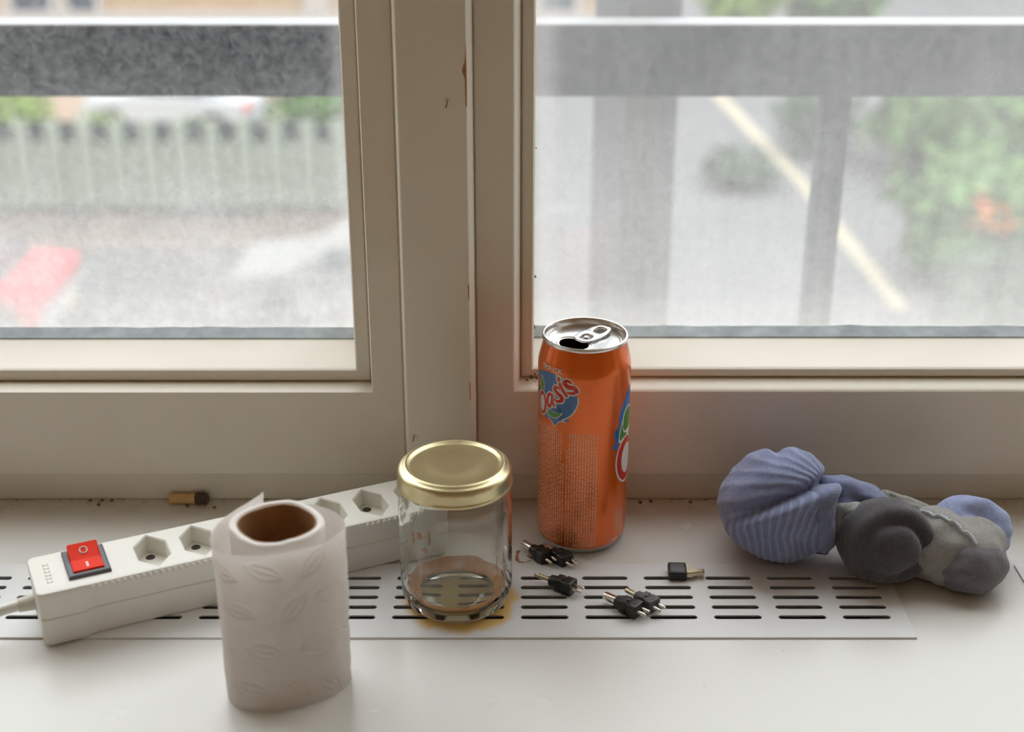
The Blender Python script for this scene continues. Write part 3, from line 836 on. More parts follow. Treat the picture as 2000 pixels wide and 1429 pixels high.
# printing, wrapped on the can: s = arc length in mm from the side facing the camera, z = height in mm
def wrap(s, z, off): 
    th = s * MM / CR; r = CR + off * MM
    return (r * sin(th), -r * cos(th), z * MM)
def decal(name, polys, m, off, parent):
    bm = bmesh.new()
    for P in polys:
        vs = [bm.verts.new((x, 0, z)) for x, z in P]
        try: bm.faces.new(vs)
        except Exception: pass
    bmesh.ops.triangulate(bm, faces=bm.faces)
    lo = min(v.co.x for v in bm.verts); hi = max(v.co.x for v in bm.verts)
    x = math.floor(lo) + 1.0
    while x < hi:
        bmesh.ops.bisect_plane(bm, geom=bm.verts[:] + bm.edges[:] + bm.faces[:], plane_co=(x, 0, 0), plane_no=(1, 0, 0)); x += 1.2
    for v in bm.verts: v.co = Vector(wrap(v.co.x, v.co.z, off))
    return from_bm(name, bm, m, parent, True, 180, recalc=False)
def ribbon(pts, w):
    """Stroke with rounded ends as a list of polygons; w number or list."""
    P = catmull([(x, 0, z) for x, z in pts], 7); n = len(P); out = []
    W_ = [w if not isinstance(w, (list, tuple)) else w[0] + 0 * i for i in range(n)]
    if isinstance(w, (list, tuple)):
        for i in range(n):
            q = i / (n - 1) * (len(w) - 1); a = int(min(q, len(w) - 2)); W_[i] = w[a] + (w[a + 1] - w[a]) * (q - a)
    L_, R_ = [], []
    for i, p in enumerate(P):
        t = (P[min(i + 1, n - 1)] - P[max(i - 1, 0)]).normalized(); nn = Vector((-t.z, 0, t.x)) * W_[i] / 2
        L_.append((p.x + nn.x, p.z + nn.z)); R_.append((p.x - nn.x, p.z - nn.z))
    for i in range(n - 1): out.append([L_[i], L_[i + 1], R_[i + 1], R_[i]])
    for e, i in ((P[0], 0), (P[-1], n - 1)):
        out.append([(e.x + W_[i] / 2 * cos(2 * pi * k / 12), e.z + W_[i] / 2 * sin(2 * pi * k / 12)) for k in range(12)])
    return out
def smooth_poly(pts, per=6): return [(v.x, v.z) for v in catmull([(x, 0, z) for x, z in pts], per, True)]
logo = empty('fruit_logo', can)
disc = smooth_poly([(-40, 118), (-36, 122.4), (-30, 124.8), (-23, 125.4), (-16.5, 124.3), (-10.5, 120.5), (-6.4, 115), (-5.2, 109.5), (-6.8, 104.2), (-10, 100), (-14.9, 96.3)])
tips = [[(-15, 97.5), (-12.5, 94.6), (-17, 94.8), (-20.2, 90.8), (-24, 94.0), (-28.5, 93.5), (-33, 97.5), (-40, 100), (-40, 112), (-15, 104)]]
decal('blue_disc', [disc] + tips, M['d_blue'], .04, logo)
decal('disc_edge', ribbon([(-21, 125.7), (-14.5, 123.8), (-8.8, 119)], .7) + ribbon([(-5.0, 112), (-5.2, 108), (-7.5, 102.5), (-11, 98.5), (-15.2, 95.8), (-12.7, 94.7)], .8) + ribbon([(-12.7, 94.7), (-17, 94.5), (-20.3, 90.6), (-23, 92.9), (-27, 96)], .6), M['d_white'], .05, logo)
LET = [
    ('O', [(-32.6, 109.2), (-35.6, 106.5), (-36.4, 102), (-35.0, 97.0), (-32.2, 95.6), (-29.6, 98.2), (-28.9, 103.2), (-30.2, 107.6), (-32.6, 109.2)], 2.1),
    ('a', [(-22.9, 111.0), (-25.3, 110.6), (-26.9, 107.2), (-26.6, 103.4), (-24.9, 102.4), (-23.4, 105.4), (-22.6, 110.6), (-22.4, 106.5), (-21.2, 104.2)], 2.0),
    ('s', [(-17.6, 116.9), (-20.0, 117.0), (-20.7, 115.1), (-18.6, 113.2), (-15.8, 111.6), (-15.8, 109.0), (-18.6, 107.8), (-20.8, 108.6)], [1.5, 2.4, 2.6, 2.8, 2.6, 2.0, 1.4]),
    ('i', [(-17.1, 119.6), (-15.2, 116.4), (-12.4, 113.0)], [2.6, 2.4, 2.0]),
    ('i', [(-18.1, 123.3), (-17.8, 122.4)], 2.4),
    ('s', [(-9.6, 122.2), (-12.2, 123.0), (-13.9, 121.2), (-11.6, 119.2), (-7.4, 118.7), (-6.3, 116.8), (-8.6, 115.2), (-11.6, 115.2)], [1.4, 2.4, 3.0, 3.0, 2.8, 2.2, 1.4]),
]
wh, rd = [], []
for _, p, w in LET:
    rd += ribbon(p, w); wh += ribbon(p, [q + 1.7 for q in w] if isinstance(w, list) else w + 1.7)
wh.append(smooth_poly([(-32.6, 109.2), (-35.6, 106.5), (-36.4, 102), (-35.0, 97.0), (-32.2, 95.6), (-29.6, 98.2), (-28.9, 103.2), (-30.2, 107.6)]))
decal('letter_outline', wh, M['d_white'], .08, logo)
decal('red_lettering', rd, M['d_red'], .12, logo)
lf = [smooth_poly([(-33.6, 119.6), (-31.5, 117), (-30.6, 113.6), (-31.6, 110.6), (-34.4, 111.4), (-35.6, 114)]), smooth_poly([(-27.0, 98.8), (-24, 99.9), (-20, 99.6), (-15.8, 100.2), (-18.0, 97.6), (-20.8, 95.9), (-24.5, 96.6)])]
decal('leaf_outline', [smooth_poly([(x + (x - sum(q[0] for q in P) / len(P)) * .18, z + (z - sum(q[1] for q in P) / len(P)) * .18) for x, z in P], 1) for P in lf], M['d_white'], .06, logo)
decal('green_leaf', lf, M['d_green'], .09, logo)
# the small word over the emblem
def glyphs(word, s0, z0, ds, dz, h, w):
    out = []
    G = {'T': [[(0, 1), (1, 1)], [(.5, 1), (.5, 0)]], 'R': [[(0, 0), (0, 1)], [(0, 1), (.7, 1), (.95, .78), (.7, .52), (0, .52)], [(.45, .52), (1, 0)]],
         'O': [[(.5, 1), (.05, .8), (.05, .2), (.5, 0), (.95, .2), (.95, .8), (.5, 1)]], 'P': [[(0, 0), (0, 1)], [(0, 1), (.7, 1), (.95, .75), (.7, .48), (0, .48)]],
         'I': [[(.5, 0), (.5, 1)]], 'C': [[(.95, .82), (.5, 1), (.05, .7), (.05, .3), (.5, 0), (.95, .18)]], 'A': [[(0, 0), (.5, 1), (1, 0)], [(.2, .35), (.8, .35)]], 'L': [[(0, 1), (0, 0), (.9, 0)]]}
    for i, ch in enumerate(word):
        for st in G[ch]:
            P = [(s0 + i * ds + x * w, z0 + i * dz + z * h) for x, z in st]
            for a, b_ in zip(P, P[1:]): out += ribbon([a, b_], .58)
    return out
decal('small_word', glyphs('TROPICAL', -31.8, 126.6, 2.2, 0.02, 2.9, 1.55), M['d_white'], .06, can)
# fine print: columns of upright lines too small to read
rf = random.Random(5)
fp = []
def text_col(s, z0, z1, w):
    z = z0
    while z < z1:
        h = rf.uniform(1.2, 4.2); h = min(h, z1 - z)
        for k in range(max(1, int(h / .55))):
            zz = z + k * .55
            fp.append([(s - w / 2 * rf.uniform(.6, 1), zz), (s + w / 2 * rf.uniform(.6, 1), zz), (s + w / 2 * rf.uniform(.6, 1), zz + .40), (s - w / 2 * rf.uniform(.6, 1), zz + .40)])
        z += h + rf.uniform(.35, .6)
s = -40.0
while s < -13:
    text_col(s, 9 if s > -34 else 8, (90 if s < -18 else 88.0) if s < -15 else 66.5, 1.05); s += 1.62
s = -11.6
while s < 8.6:
    text_col(s, 8, 88 if s > -10.8 else 76, 1.15); s += 1.72
s = 23.0
while s < 29.5: text_col(s, 14.3, 31.5 - (s - 23) * .3, 1.1); s += 1.6
s = 17.2
while s < 31.5: text_col(s, 9.6 - (s - 17) * .12, 12.0 - (s - 17) * .12, .9); s += 1.25
bm = bmesh.new()
for P in fp: bm.faces.new([bm.verts.new(wrap(x, z, .05)) for x, z in P])
tag(from_bm('fine_print', bm, M['d_fine'], can, False, recalc=False), kind='stuff')
# the big emblem that starts at the far side of the can
big = empty('fruit_emblem', can)
decal('blue_splash', [[(27.2, 102.5), (30, 106.0), (31, 109.5), (32.6, 106.4), (35, 110), (42, 112), (48, 110), (48, 84), (30, 80), (25.2, 78.2), (23.4, 75.4), (21.4, 73.0), (20.8, 75.2), (17.8, 75.4), (19.8, 77.4), (22.2, 78.6), (22.6, 80.4), (20.2, 81.4), (19.0, 84), (20, 86.3), (22.6, 86.0), (23.4, 89), (23.8, 95), (25, 99.6)], smooth_poly([(19.3, 71.2), (20.0, 71.6), (20.4, 70.9), (19.7, 70.6)])], M['d_dblue'], .04, big)
decal('leaf_outline', [smooth_poly([(34.5, 99.8), (29.2, 97.2), (26.6, 91), (24.2, 84), (24.0, 77.5), (27, 77), (36, 78), (45, 84), (45, 95)])], M['d_white'], .06, big)
decal('green_leaf', [smooth_poly([(34.5, 98.4), (30.2, 96), (28.2, 90.5), (29.2, 84.6), (34, 83.2), (40, 86), (40, 95)]), smooth_poly([(27.2, 89.2), (25.2, 84), (24.9, 78.6), (28, 79.2), (34, 80.2), (31, 82.0), (28.4, 84)])], M['d_green'], .08, big)
def ell(cx, cz, a, b_, tilt=0, n=40): return [(cx + a * cos(t) * cos(tilt) - b_ * sin(t) * sin(tilt), cz + a * cos(t) * sin(tilt) + b_ * sin(t) * cos(tilt)) for t in [2 * pi * k / n for k in range(n)]]
decal('letter_outline', [ell(33.2, 63.4, 11.9, 16.6)], M['d_white'], .10, big)
decal('red_letter', [ell(33.2, 63.4, 10.6, 15.3)], M['d_red'], .13, big)
decal('letter_counter', [ell(34.2, 63.4, 6.9, 10.6)], M['d_white'], .16, big)

# ------------------------------------------------------------------ little plug adapters
def adapter(loc, rz, label, body_m, barrel, length=.0135, w=.0095, h=.0082, pin_len=.0066, tilt=0.0, roll=0.0):
    """Lies on its side: barrel towards -x, pins towards +x."""
    t = thing('plug_adapter', label, 'plug', loc, rz, 'small black plug adapters scattered on the sill')
    t.rotation_euler = (roll, tilt, rz)
    z = h / 2
    bm = bmesh.new()
    # body: collar, waist, then the wider keyed block
    secs = [(-length * .5, w * .30, h * .30), (-length * .5 + .0004, w * .34, h * .36), (-length * .22, w * .36, h * .40), (-length * .20, w * .44, h * .47), (length * .02, w * .44, h * .5), (length * .05, w * .40, h * .45), (length * .09, w * .40, h * .45), (length * .14, w * .49, h * .5), (length * .5 - .0006, w * .5, h * .5), (length * .5, w * .46, h * .46)]
    prev = None
    for x, hw, hh in secs:
        pts = []
        for k in range(24):
            a = 2 * pi * k / 24; e = .28 if x > -length * .22 else .8
            cy = abs(cos(a)) ** e * (1 if cos(a) >= 0 else -1); cz = abs(sin(a)) ** e * (1 if sin(a) >= 0 else -1)
            pts.append((x, hw * cy, z + hh * cz))
        if prev is None:
            prev = [bm.verts.new(p) for p in pts]; bm.faces.new(prev[::-1])
        else: prev = skirt(bm, prev, pts)
    bm.faces.new(prev)
    from_bm('plug_body', bm, body_m, t, True, 35)
    bm = bmesh.new(); add_box(bm, -length * .02, length * .12, -w * .12, w * .12, z + h * .49, z + h * .54, .0002, 1)
    add_box(bm, length * .30, length * .42, -w * .2, w * .2, z + h * .49, z + h * .53, .0002, 1)
    from_bm('key_mark', bm, body_m, t)
    xb = -length * .5
    if barrel == 'jack':
        pr = [(0, 0), (.0013, 0), (.00135, .0072), (.00135, .0073), (.0010, .0075), (.0010, .0079), (.00135, .0081), (.00125, .0090), (.0009, .0094), (.0014, .0100), (.0008, .0112), (0, .0114)]
        bl = lathe('jack_pin', pr, M['brass'], t, 24)
    else:
        r = barrel
        pr = [(0, -.001), (r, -.001), (r, .0080), (r * .93, .0085), (r * .80, .0085), (r * .74, .0080), (r * .74, .0020), (0, .0020)]
        bl = lathe('barrel', pr, M['nickel'] if r > .002 else M['brass'], t, 32)
    bl.location = (xb, 0, z); bl.rotation_euler = (0, -pi / 2, 0)
    for s_ in (-1, 1):
        p = lathe('contact_pin', [(0, 0), (.0010, 0), (.0010, pin_len - .0008), (.0006, pin_len), (0, pin_len)], M['nickel'], t, 14)
        p.location = (length * .5 - .0003, s_ * .0022, z + .0004); p.rotation_euler = (0, pi / 2, 0)
    return t
ZG = .0013
adapter((.0178, .7705, 0.0), radians(-50), 'black plug adapter with fat dull barrel beside the brown ring stain, next to the can', M['black'], .0027, .0150, .0102, .0088)
adapter((.0305, .7672, 0.0), radians(-50), 'black plug adapter tucked against the foot of the orange can, pins on the grille edge', M['black'], .0024, .0150, .0100, .0084)
adapter((.0305, .7332, ZG), radians(-33), 'black plug adapter with thin jack pin, lying alone on the grille by the jar', M['black'], 'jack', .0165, .0098, .0088)
adapter((.0690, .7095, ZG), radians(-40), 'black plug adapter with shiny wide barrel, front one of the crossed pair', M['black'], .0027, .0165, .0105, .0088)
adapter((.0803, .7150, ZG), radians(-48), 'worn charcoal plug adapter with slim barrel, back one of the crossed pair', M['grey_black'], .0017, .0150, .0098, .0084)
# flat plug with a tapered metal tip
up = thing('flat_plug', 'small flat black plug with tapered metal tip on the grille edge behind the others', 'plug', (.1030, .7490, ZG), radians(-2))
bm = bmesh.new(); add_box(bm, -.0058, .0056, -.0062, .0068, 0, .0062, .0012, 3); from_bm('plug_body', bm, M['black'], up)
box('top_rim', -.0042, .0040, -.0046, .0052, .0061, .0064, M['grey_black'], up, .0002)
bm = bmesh.new(); prev = None
for x, hw, z0, z1 in ((.0052, .0044, .0012, .0050), (.0082, .0044, .0012, .0050), (.0120, .0024, .0016, .0046), (.0162, .0022, .0016, .0046), (.0166, .0020, .0018, .0044)):
    pts = [(x, -hw, z0 + .0006), (x, -hw + .0006, z0), (x, hw - .0006, z0), (x, hw, z0 + .0006), (x, hw, z1 - .0006), (x, hw - .0006, z1), (x, -hw + .0006, z1), (x, -hw, z1 - .0006)]
    if prev is None: prev = [bm.verts.new(p) for p in pts]; bm.faces.new(prev[::-1])
    else: prev = skirt(bm, prev, pts)
bm.faces.new(prev); from_bm('metal_tip', bm, M['brass'], up)
# dried ring stain by the plugs
st = thing('ring_stain', 'dried orange brown ring stain on the white sill beside the plugs', 'stain', (.0090, .7725, 0)); st.scale = (1.4, 1.4, 1.0)
pts = [(-.0035, .006), (-.0042, .000), (-.0035, -.0035), (-.0005, -.0040), (.0022, -.0025)]
vs, fs = [], []
cvs = catmull([(x, y, 0) for x, y in pts], 6)
for i, p in enumerate(cvs):
    w = .0008 + .0005 * noise.noise(Vector((i * .4, 0, 0))); vs += [(p.x - w, p.y, .0001), (p.x, p.y, .0004), (p.x + w, p.y + w * .6, .0001)]
for i in range(len(cvs) - 1):
    for k in range(2): fs.append((i * 3 + k, i * 3 + k + 1, i * 3 + k + 4, i * 3 + k + 3))
n0 = len(vs)
vs.append((.0022, .0008, .0005))
for k in range(14):
    t = 2 * pi * k / 14; q = .0017 * (1 + .3 * sin(3 * t)); vs.append((.0022 + q * cos(t), .0008 + q * sin(t), .0001))
for k in range(14): fs.append((n0, n0 + 1 + k, n0 + 1 + (k + 1) % 14))
from_py('dried_film', vs, fs, M['stain'], st)

# ------------------------------------------------------------------ cigarette end
cg = thing('cigarette_butt', 'stubbed out cigarette end lying where the sill meets the frame', 'cigarette end', (-.2205, .8425, .0), radians(-2))
f_ = lathe('filter', [(0, 0), (.0034, 0), (.0036, .0004), (.0036, .0170), (.0037, .0172), (.0037, .0178)], M['filt'], cg, 32)
f_.rotation_euler = (0, pi / 2, 0); f_.location = (-.0135, 0, .0037)
vs, fs = [], []
for i in range(10):
    x = .0043 + i * .0010
    for k in range(20):
        a = 2 * pi * k / 20; r = (.0036 + .0006 * sin(i * .4)) * (1 + .22 * noise.noise(Vector((x * 700, cos(a) * 2, sin(a) * 2))))
        if i == 9: r *= .55
        vs.append((x, r * cos(a), .0040 + r * sin(a)))
for i in range(9):
    for k in range(20): fs.append((i * 20 + k, i * 20 + (k + 1) % 20, (i + 1) * 20 + (k + 1) % 20, (i + 1) * 20 + k))
fs.append(tuple(9 * 20 + k for k in range(20)))
from_py('burnt_end', vs, fs, M['ash'], cg)

# ------------------------------------------------------------------ socks
sk = thing('sock_pair', 'balled pair of blue and grey ribbed socks lying on the sill against the frame', 'socks', (.215, .780, 0))
SO = Vector((.215, .780, 0))
def blob(name, centre, axes, rad, m, disp, nu=110, nv=80, attr=None, flat=0.0):
    """Ellipsoid: axes = (pole axis, side, up); disp(theta, phi, dir) scales the radius. theta from the pole, phi round it."""
    A, B_, D = axes
    vs, fs, ribv = [], [], []
    for j in range(nv + 1):
        th = pi * j / nv
        for i in range(nu):
            ph = 2 * pi * i / nu
            d = Vector((cos(th) * rad[0], sin(th) * cos(ph) * rad[1], sin(th) * sin(ph) * rad[2]))
            q = disp(th, ph)
            s_, rb = q if isinstance(q, tuple) else (q, 0)
            p = centre + (A * d.x + B_ * d.y + D * d.z) * s_
            if p.z < flat: p.z = flat + (p.z - flat) * .04
            vs.append(p - SO); ribv.append(rb)
    for j in range(nv):
        for i in range(nu):
            i2 = (i + 1) % nu
            fs.append((j * nu + i, j * nu + i2, (j + 1) * nu + i2, (j + 1) * nu + i))
    me = bpy.data.meshes.new(name); me.from_pydata([tuple(v) for v in vs], [], fs); me.update()
    if attr:
        at = me.attributes.new(attr, 'FLOAT', 'POINT'); at.data.foreach_set('value', ribv)
    return link(name, me, m, sk, True, 180)
def basis(a, up=Vector((0, 0, 1))):
    a = a.normalized(); b_ = up.cross(a).normalized(); return (a, b_, a.cross(b_))
def gauss(x, w): return exp(-(x / w) ** 2)
def wrapd(a): return (a + pi) % (2 * pi) - pi
# ribbed ball. r, u, t: unit direction split into sideways, up and towards-the-room components
T_ = Vector((-.18, -.86, .48)).normalized(); R_ = (Vector((1, 0, 0)) - T_ * T_.x).normalized(); U_ = T_.cross(R_)
BC = Vector((.1695, .7800, .0340)); BR = Vector((.0372, .0400, .0345))
def ball_disp(d):
    r, u, t = d.dot(R_), d.dot(U_), d.dot(T_)
    yc = .13 + .42 * r
    fade = 1 / (1 + exp(-(r + .62) * 9)) * (1 if t > 0 else exp(-(t / .3) ** 2))
    k = 1.0
    v = u - yc
    k -= .24 * exp(-((v - .02) / .10) ** 2) * fade * (.55 + .45 * min(1, max(0, r + .5)))
    k += .10 * exp(-((v + .20) / .13) ** 2) * fade
    k += .05 * exp(-((v - .42) / .28) ** 2)
    k -= .07 * exp(-((r + .02) / .10) ** 2) * max(0, u) ** 3                    # dent between the two bumps on top
    k += .03 * exp(-((r + .30) / .16) ** 2) * max(0, u) ** 2 + .04 * exp(-((r - .32) / .2) ** 2) * max(0, u) ** 2
    k -= .10 * exp(-((r - .35) / .14) ** 2 - ((u + .62) / .22) ** 2)            # slack under the welt
    k += .05 * noise.noise(d * 2.1 + Vector((5, 1, 2)))
    # ribs
    wob = .35 * noise.noise(d * 2.6)
    up_ph = 40 * atan2(u - .44 + .10 * r * r, .95 - r) + wob * 4
    lo_ph = (r - .30 * max(0, u + .45) ** 1.0 * (1 + r) + .10 * u) * 2 * pi / .118 + wob * 3
    m = 1 / (1 + exp(-v * 30))
    a, b_ = .5 + .5 * cos(up_ph), .5 + .5 * cos(lo_ph)
    rib = (a * m + b_ * (1 - m))
    k += .017 * (rib - .5)
    return k, (max(0, rib - .6) / .4) * .42
def ball_point(d, extra=0.0):
    k, rb = ball_disp(d)
    p = Vector((d.x * BR.x, d.y * BR.y, d.z * BR.z)) * (k + extra) + BC
    if p.z < .0012: p.z = .0012 + (p.z - .0012) * .04
    return p, rb
vs, fs, rv = [], [], []
NUb, NVb = 420, 260
ax_ = Vector((0, 1, 0)); 
for j in range(NVb + 1):
    th = pi * j / NVb
    for i in range(NUb):
        ph = 2 * pi * i / NUb
        p, rb = ball_point(Vector((sin(th) * cos(ph), cos(th), sin(th) * sin(ph))))
        vs.append(p - SO); rv.append(rb)
for j in range(NVb):
    for i in range(NUb):
        i2 = (i + 1) % NUb; fs.append((j * NUb + i, j * NUb + i2, (j + 1) * NUb + i2, (j + 1) * NUb + i))
me = bpy.data.meshes.new('ribbed_cuff'); me.from_pydata([tuple(v) for v in vs], [], fs); me.update()
me.attributes.new('rib', 'FLOAT', 'POINT').data.foreach_set('value', rv)
link('ribbed_cuff', me, M['sock_rib'], sk, True, 180)
# welt: the thick edge of the cuff, a band lying over the side of the ball
vs, fs = [], []
nr, ns = 120, 30
for i in range(nr + 1):
    u = .56 - 1.52 * i / nr
    for k in range(ns + 1):
        f = k / ns
        r = .58 + .06 * u * u + .31 * f + .05 * noise.noise(Vector((u * 2, 7, 0)))
        q = r * r + u * u
        if q > .985: sc_ = sqrt(.985 / q); rr, uu = r * sc_, u * sc_
        else: rr, uu = r, u
        tt = sqrt(max(0.0, 1 - rr * rr - uu * uu))
        d = (R_ * rr + U_ * uu + T_ * tt).normalized()
        edge = sin(pi * min(1, max(0, f))) ** .5 * min(1, i / 22 + .25) * min(1, (nr - i) / 14 + .2)
        p, _ = ball_point(d, -.03 + .165 * edge + .008 * cos(i * 2 * pi / 3.0) * edge + .03 * noise.noise(Vector((u * 3, f * 2, 4))))
        vs.append(p - SO)
for i in range(nr):
    for k in range(ns):
        a = i * (ns + 1) + k; fs.append((a, a + 1, a + ns + 2, a + ns + 1))
from_py('cuff_welt', vs, fs, M['sock_welt'], sk, True, 180)
# soft roll tucked into the opening
def d_roll(th, ph): return 1 + .10 * noise.noise(Vector((cos(ph) * sin(th) * 2, sin(ph) * sin(th) * 2, cos(th) * 3))) - .20 * gauss(wrapd(ph - 2.6), .35)
blob('tucked_fold', Vector((.2160, .7810, .0375)), basis(Vector((.90, -.25, -.22))), (.0270, .0150, .0130), M['sock_welt'], d_roll, 80, 50, None, .001)
blob('tucked_fold', Vector((.2090, .7610, .0335)), basis(Vector((.75, -.35, .30))), (.0190, .0110, .0120), M['sock_grey'], d_roll, 80, 50, None, .001)
# charcoal toe: an inner dome under an arching fold
def d_toe(th, ph):
    k = 1 + .05 * noise.noise(Vector((cos(ph) * sin(th) * 1.8, sin(ph) * sin(th) * 1.8, cos(th) * 1.8 + 3)))
    arch = (.5 + .5 * cos(wrapd(ph - .60))) ** .8
    k -= .17 * gauss(th - .72, .15) * arch
    k += .07 * gauss(th - 1.02, .22) * arch
    k -= .05 * gauss(wrapd(ph - 5.2), .5) * gauss(th - .6, .3)
    return k
blob('charcoal_toe', Vector((.2300, .7500, .0262)), basis(Vector((.10, -.90, .22))), (.0258, .0292, .0268), M['sock_dark'], d_toe, 160, 120, None, .0008)
# grey foot of the second sock, running away from the toe
def d_foot(th, ph):
    k = 1 + .10 * noise.noise(Vector((cos(ph) * sin(th) * 2.1, sin(ph) * sin(th) * 2.1, cos(th) * 2.4 + 11)))
    k -= .22 * gauss(wrapd(ph - 1.5), .8) * gauss(th - 1.25, .32)
    k += .05 * gauss(th - .55, .3)
    return k
foot = blob('grey_foot', Vector((.2710, .7555, .0200)), basis(Vector((.95, -.16, -.02))), (.0345, .0300, .0228), M['sock_grey'], d_foot, 150, 110, None, .0008)
def d_heel(th, ph):
    return 1 + .07 * noise.noise(Vector((cos(ph) * sin(th) * 2.1, sin(ph) * sin(th) * 2.1, cos(th) * 2.1 + 1)))
blob('grey_heel', Vector((.2800, .7430, .0165)), basis(Vector((.80, -.60, 0))), (.0245, .0245, .0176), M['sock_heel'], d_heel, 90, 60, None, .0008)
def d_tip(th, ph):
    k = 1 + .08 * noise.noise(Vector((cos(ph) * sin(th) * 2.3, sin(ph) * sin(th) * 2.3, cos(th) * 2.3 + 21)))
    k -= .30 * gauss(th - .30, .40) * (1 + .3 * cos(ph))
    return k
blob('blue_tip', Vector((.2865, .7660, .0250)), basis(Vector((.02, -.60, .80))), (.0165, .0275, .0215), M['sock_tip'], d_tip, 120, 80, None, .0008)
def d_ridge(th, ph): return 1 + .12 * noise.noise(Vector((cos(ph) * sin(th) * 2.3, sin(ph) * sin(th) * 2.3, cos(th) * 4 + 2)))
blob('folded_ridge', Vector((.2550, .7720, .0320)), basis(Vector((.86, -.30, -.30))), (.0300, .0080, .0085), M['sock_grey'], d_ridge, 70, 60, None, .0008)
# pale stitches over the foot, laid on its surface
pts = []
for i in range(9):
    q = Vector((.2520 + .0036 * i, .7610 - .0034 * i + (.0014 if i % 2 else -.0014), .05)) - SO
    best = None
    for ob in (foot,):
        for v in ob.data.vertices:
            if hypot(v.co.x - q.x, v.co.y - q.y) < .0022 and (best is None or v.co.z > best): best = v.co.z
    if best is not None: pts.append(Vector((q.x, q.y, best + .0005)))
for a, b_ in zip(pts, pts[1:]):
    tube('stitch', [a, (a + b_) / 2 + Vector((0, 0, .0006)), b_], [.0006, .0011, .0006], M['stitch'], sk, 8)

# ------------------------------------------------------------------ outside: railing and pillar
tag(box('trim_3', -1.6, 1.7, WO, 1.34, -.16, -.10, M['pave']), 'narrow concrete balcony slab outside', kind='structure')
rl_ = thing('balcony_railing', 'grey galvanised railing with a flat box rail outside the panes', 'railing', (0, 1.25, -.10))
box('top_rail', -1.55, 1.65, 0, .034, .285, .348, M['rail'], rl_, .002)
tag(box('sky_sheen_strip', -1.55, 1.65, -.0005, .0345, .3475, .3495, M['sky_sheen'], rl_, .0006), 'added pale strip along the top of the rail, sky sheen painted in')  # thin plate added; sky reflection on the rail top painted into its pale colour
for x in (-.72, .293, 1.25):
    box('railing_post', x - .0125, x + .0125, .004, .030, 0, .286, M['rail'], rl_, .001)
pl = thing('grey_pillar', 'wide grey square pillar standing outside behind the railing', 'pillar', (.152, 1.72, 0), radians(28))
bm = bmesh.new(); add_box(bm, -.038, .038, -.038, .038, -7.5, 2.2, .002, 2); from_bm('pillar_shaft', bm, M['pillar'], pl)
bm = bmesh.new(); add_box(bm, -.07, .07, -.07, .07, -7.5, -7.48); from_bm('pillar_foot', bm, M['rail'], pl)

# ------------------------------------------------------------------ outside: street
GZ = -7.5
def ground(name, pts, z, m, label):
    bm = bmesh.new(); vs = [bm.verts.new((x, y, z)) for x, y in pts]; bm.faces.new(vs)
    return tag(from_bm(name, bm, m, None, False), label, kind='structure')
ground('ground', [(-60, 1.5), (60, 1.5), (60, 90), (-60, 90)], GZ - .02, M['road'], 'grey asphalt street far below')
ground('pavement', [(.5, 5), (40, 5), (40, 60), (.2, 60)], GZ + .0, M['pave'], 'pale pavement seen through the hazier pane')
ground('earth_strip', [(-30, 22.8), (.2, 22.8), (.2, 24.95), (-30, 24.95)], GZ + .01, M['earth'], 'brown earth strip in front of the slatted fence')
ground('garden_ground', [(-30, 24.95), (.2, 24.95), (.2, 41), (-30, 41)], GZ + .005, M['garden'], 'salmon gravel ground behind the slatted fence')
yl = tag(ground('road_marking', [(4.72, 36), (5.05, 36), (5.82, 27), (6.10, 20), (5.82, 20), (5.55, 27)], GZ + .012, M['yellow'], None), 'yellow painted line running along the pale pavement', 'road marking', kind='thing')
# slatted fence: tall slats with a shorter one between, on a dark backing
fn = thing('slatted_fence', 'pale green upright slat fence across the street', 'fence', (0, 24.9, GZ))
pitch = .575; x = -10.6; slat_me = {}
def slat(name, x, w, h, y):
    key = (w, h)
    if key not in slat_me:
        o = box(name, -w / 2, w / 2, 0, .06, .05, h, M['slat'], fn, .012, 1); slat_me[key] = o.data
    else:
        o = bpy.data.objects.new(name, slat_me[key]); C.objects.link(o); o.parent = fn
    o.location = (x, y, 0)
while x < .3:
    slat('slat', x, .27, 1.72, -.03); slat('slat', x + pitch / 2, .21, 1.30, -.01); x += pitch
box('backing_board', -10.9, .4, .07, .10, 0.0, 1.68, M['slat_back'], fn)
box('base_rail', -10.9, .4, -.06, .07, 0.0, .12, M['slat_back'], fn)
# foliage
def crown_mesh(name, r, n, seed, size, m, parent, sq=.8):
    rr = random.Random(seed); vs, fs = [], []
    for i in range(n):
        d = Vector((rr.gauss(0, 1), rr.gauss(0, 1), rr.gauss(0, 1))).normalized()
        q = r * (rr.random() ** .4) * (1 + .35 * noise.noise(d * 2.2 + Vector((seed, 0, 0))))
        p = Vector((d.x * q, d.y * q, d.z * q * sq))
        u = Vector((rr.gauss(0, 1), rr.gauss(0, 1), rr.gauss(0, 1))).normalized(); v = u.cross(d).normalized() if abs(u.dot(d)) < .95 else Vector((1, 0, 0))
        s_ = size * rr.uniform(.6, 1.3); b0 = len(vs)
        vs += [p - u * s_, p + v * s_ * .5, p + u * s_, p - v * s_ * .5]; fs.append((b0, b0 + 1, b0 + 2, b0 + 3))
    me = bpy.data.meshes.new(name); me.from_pydata([tuple(v) for v in vs], [], fs); me.update()
    return tag(link(name, me, m, parent, False), kind='stuff')
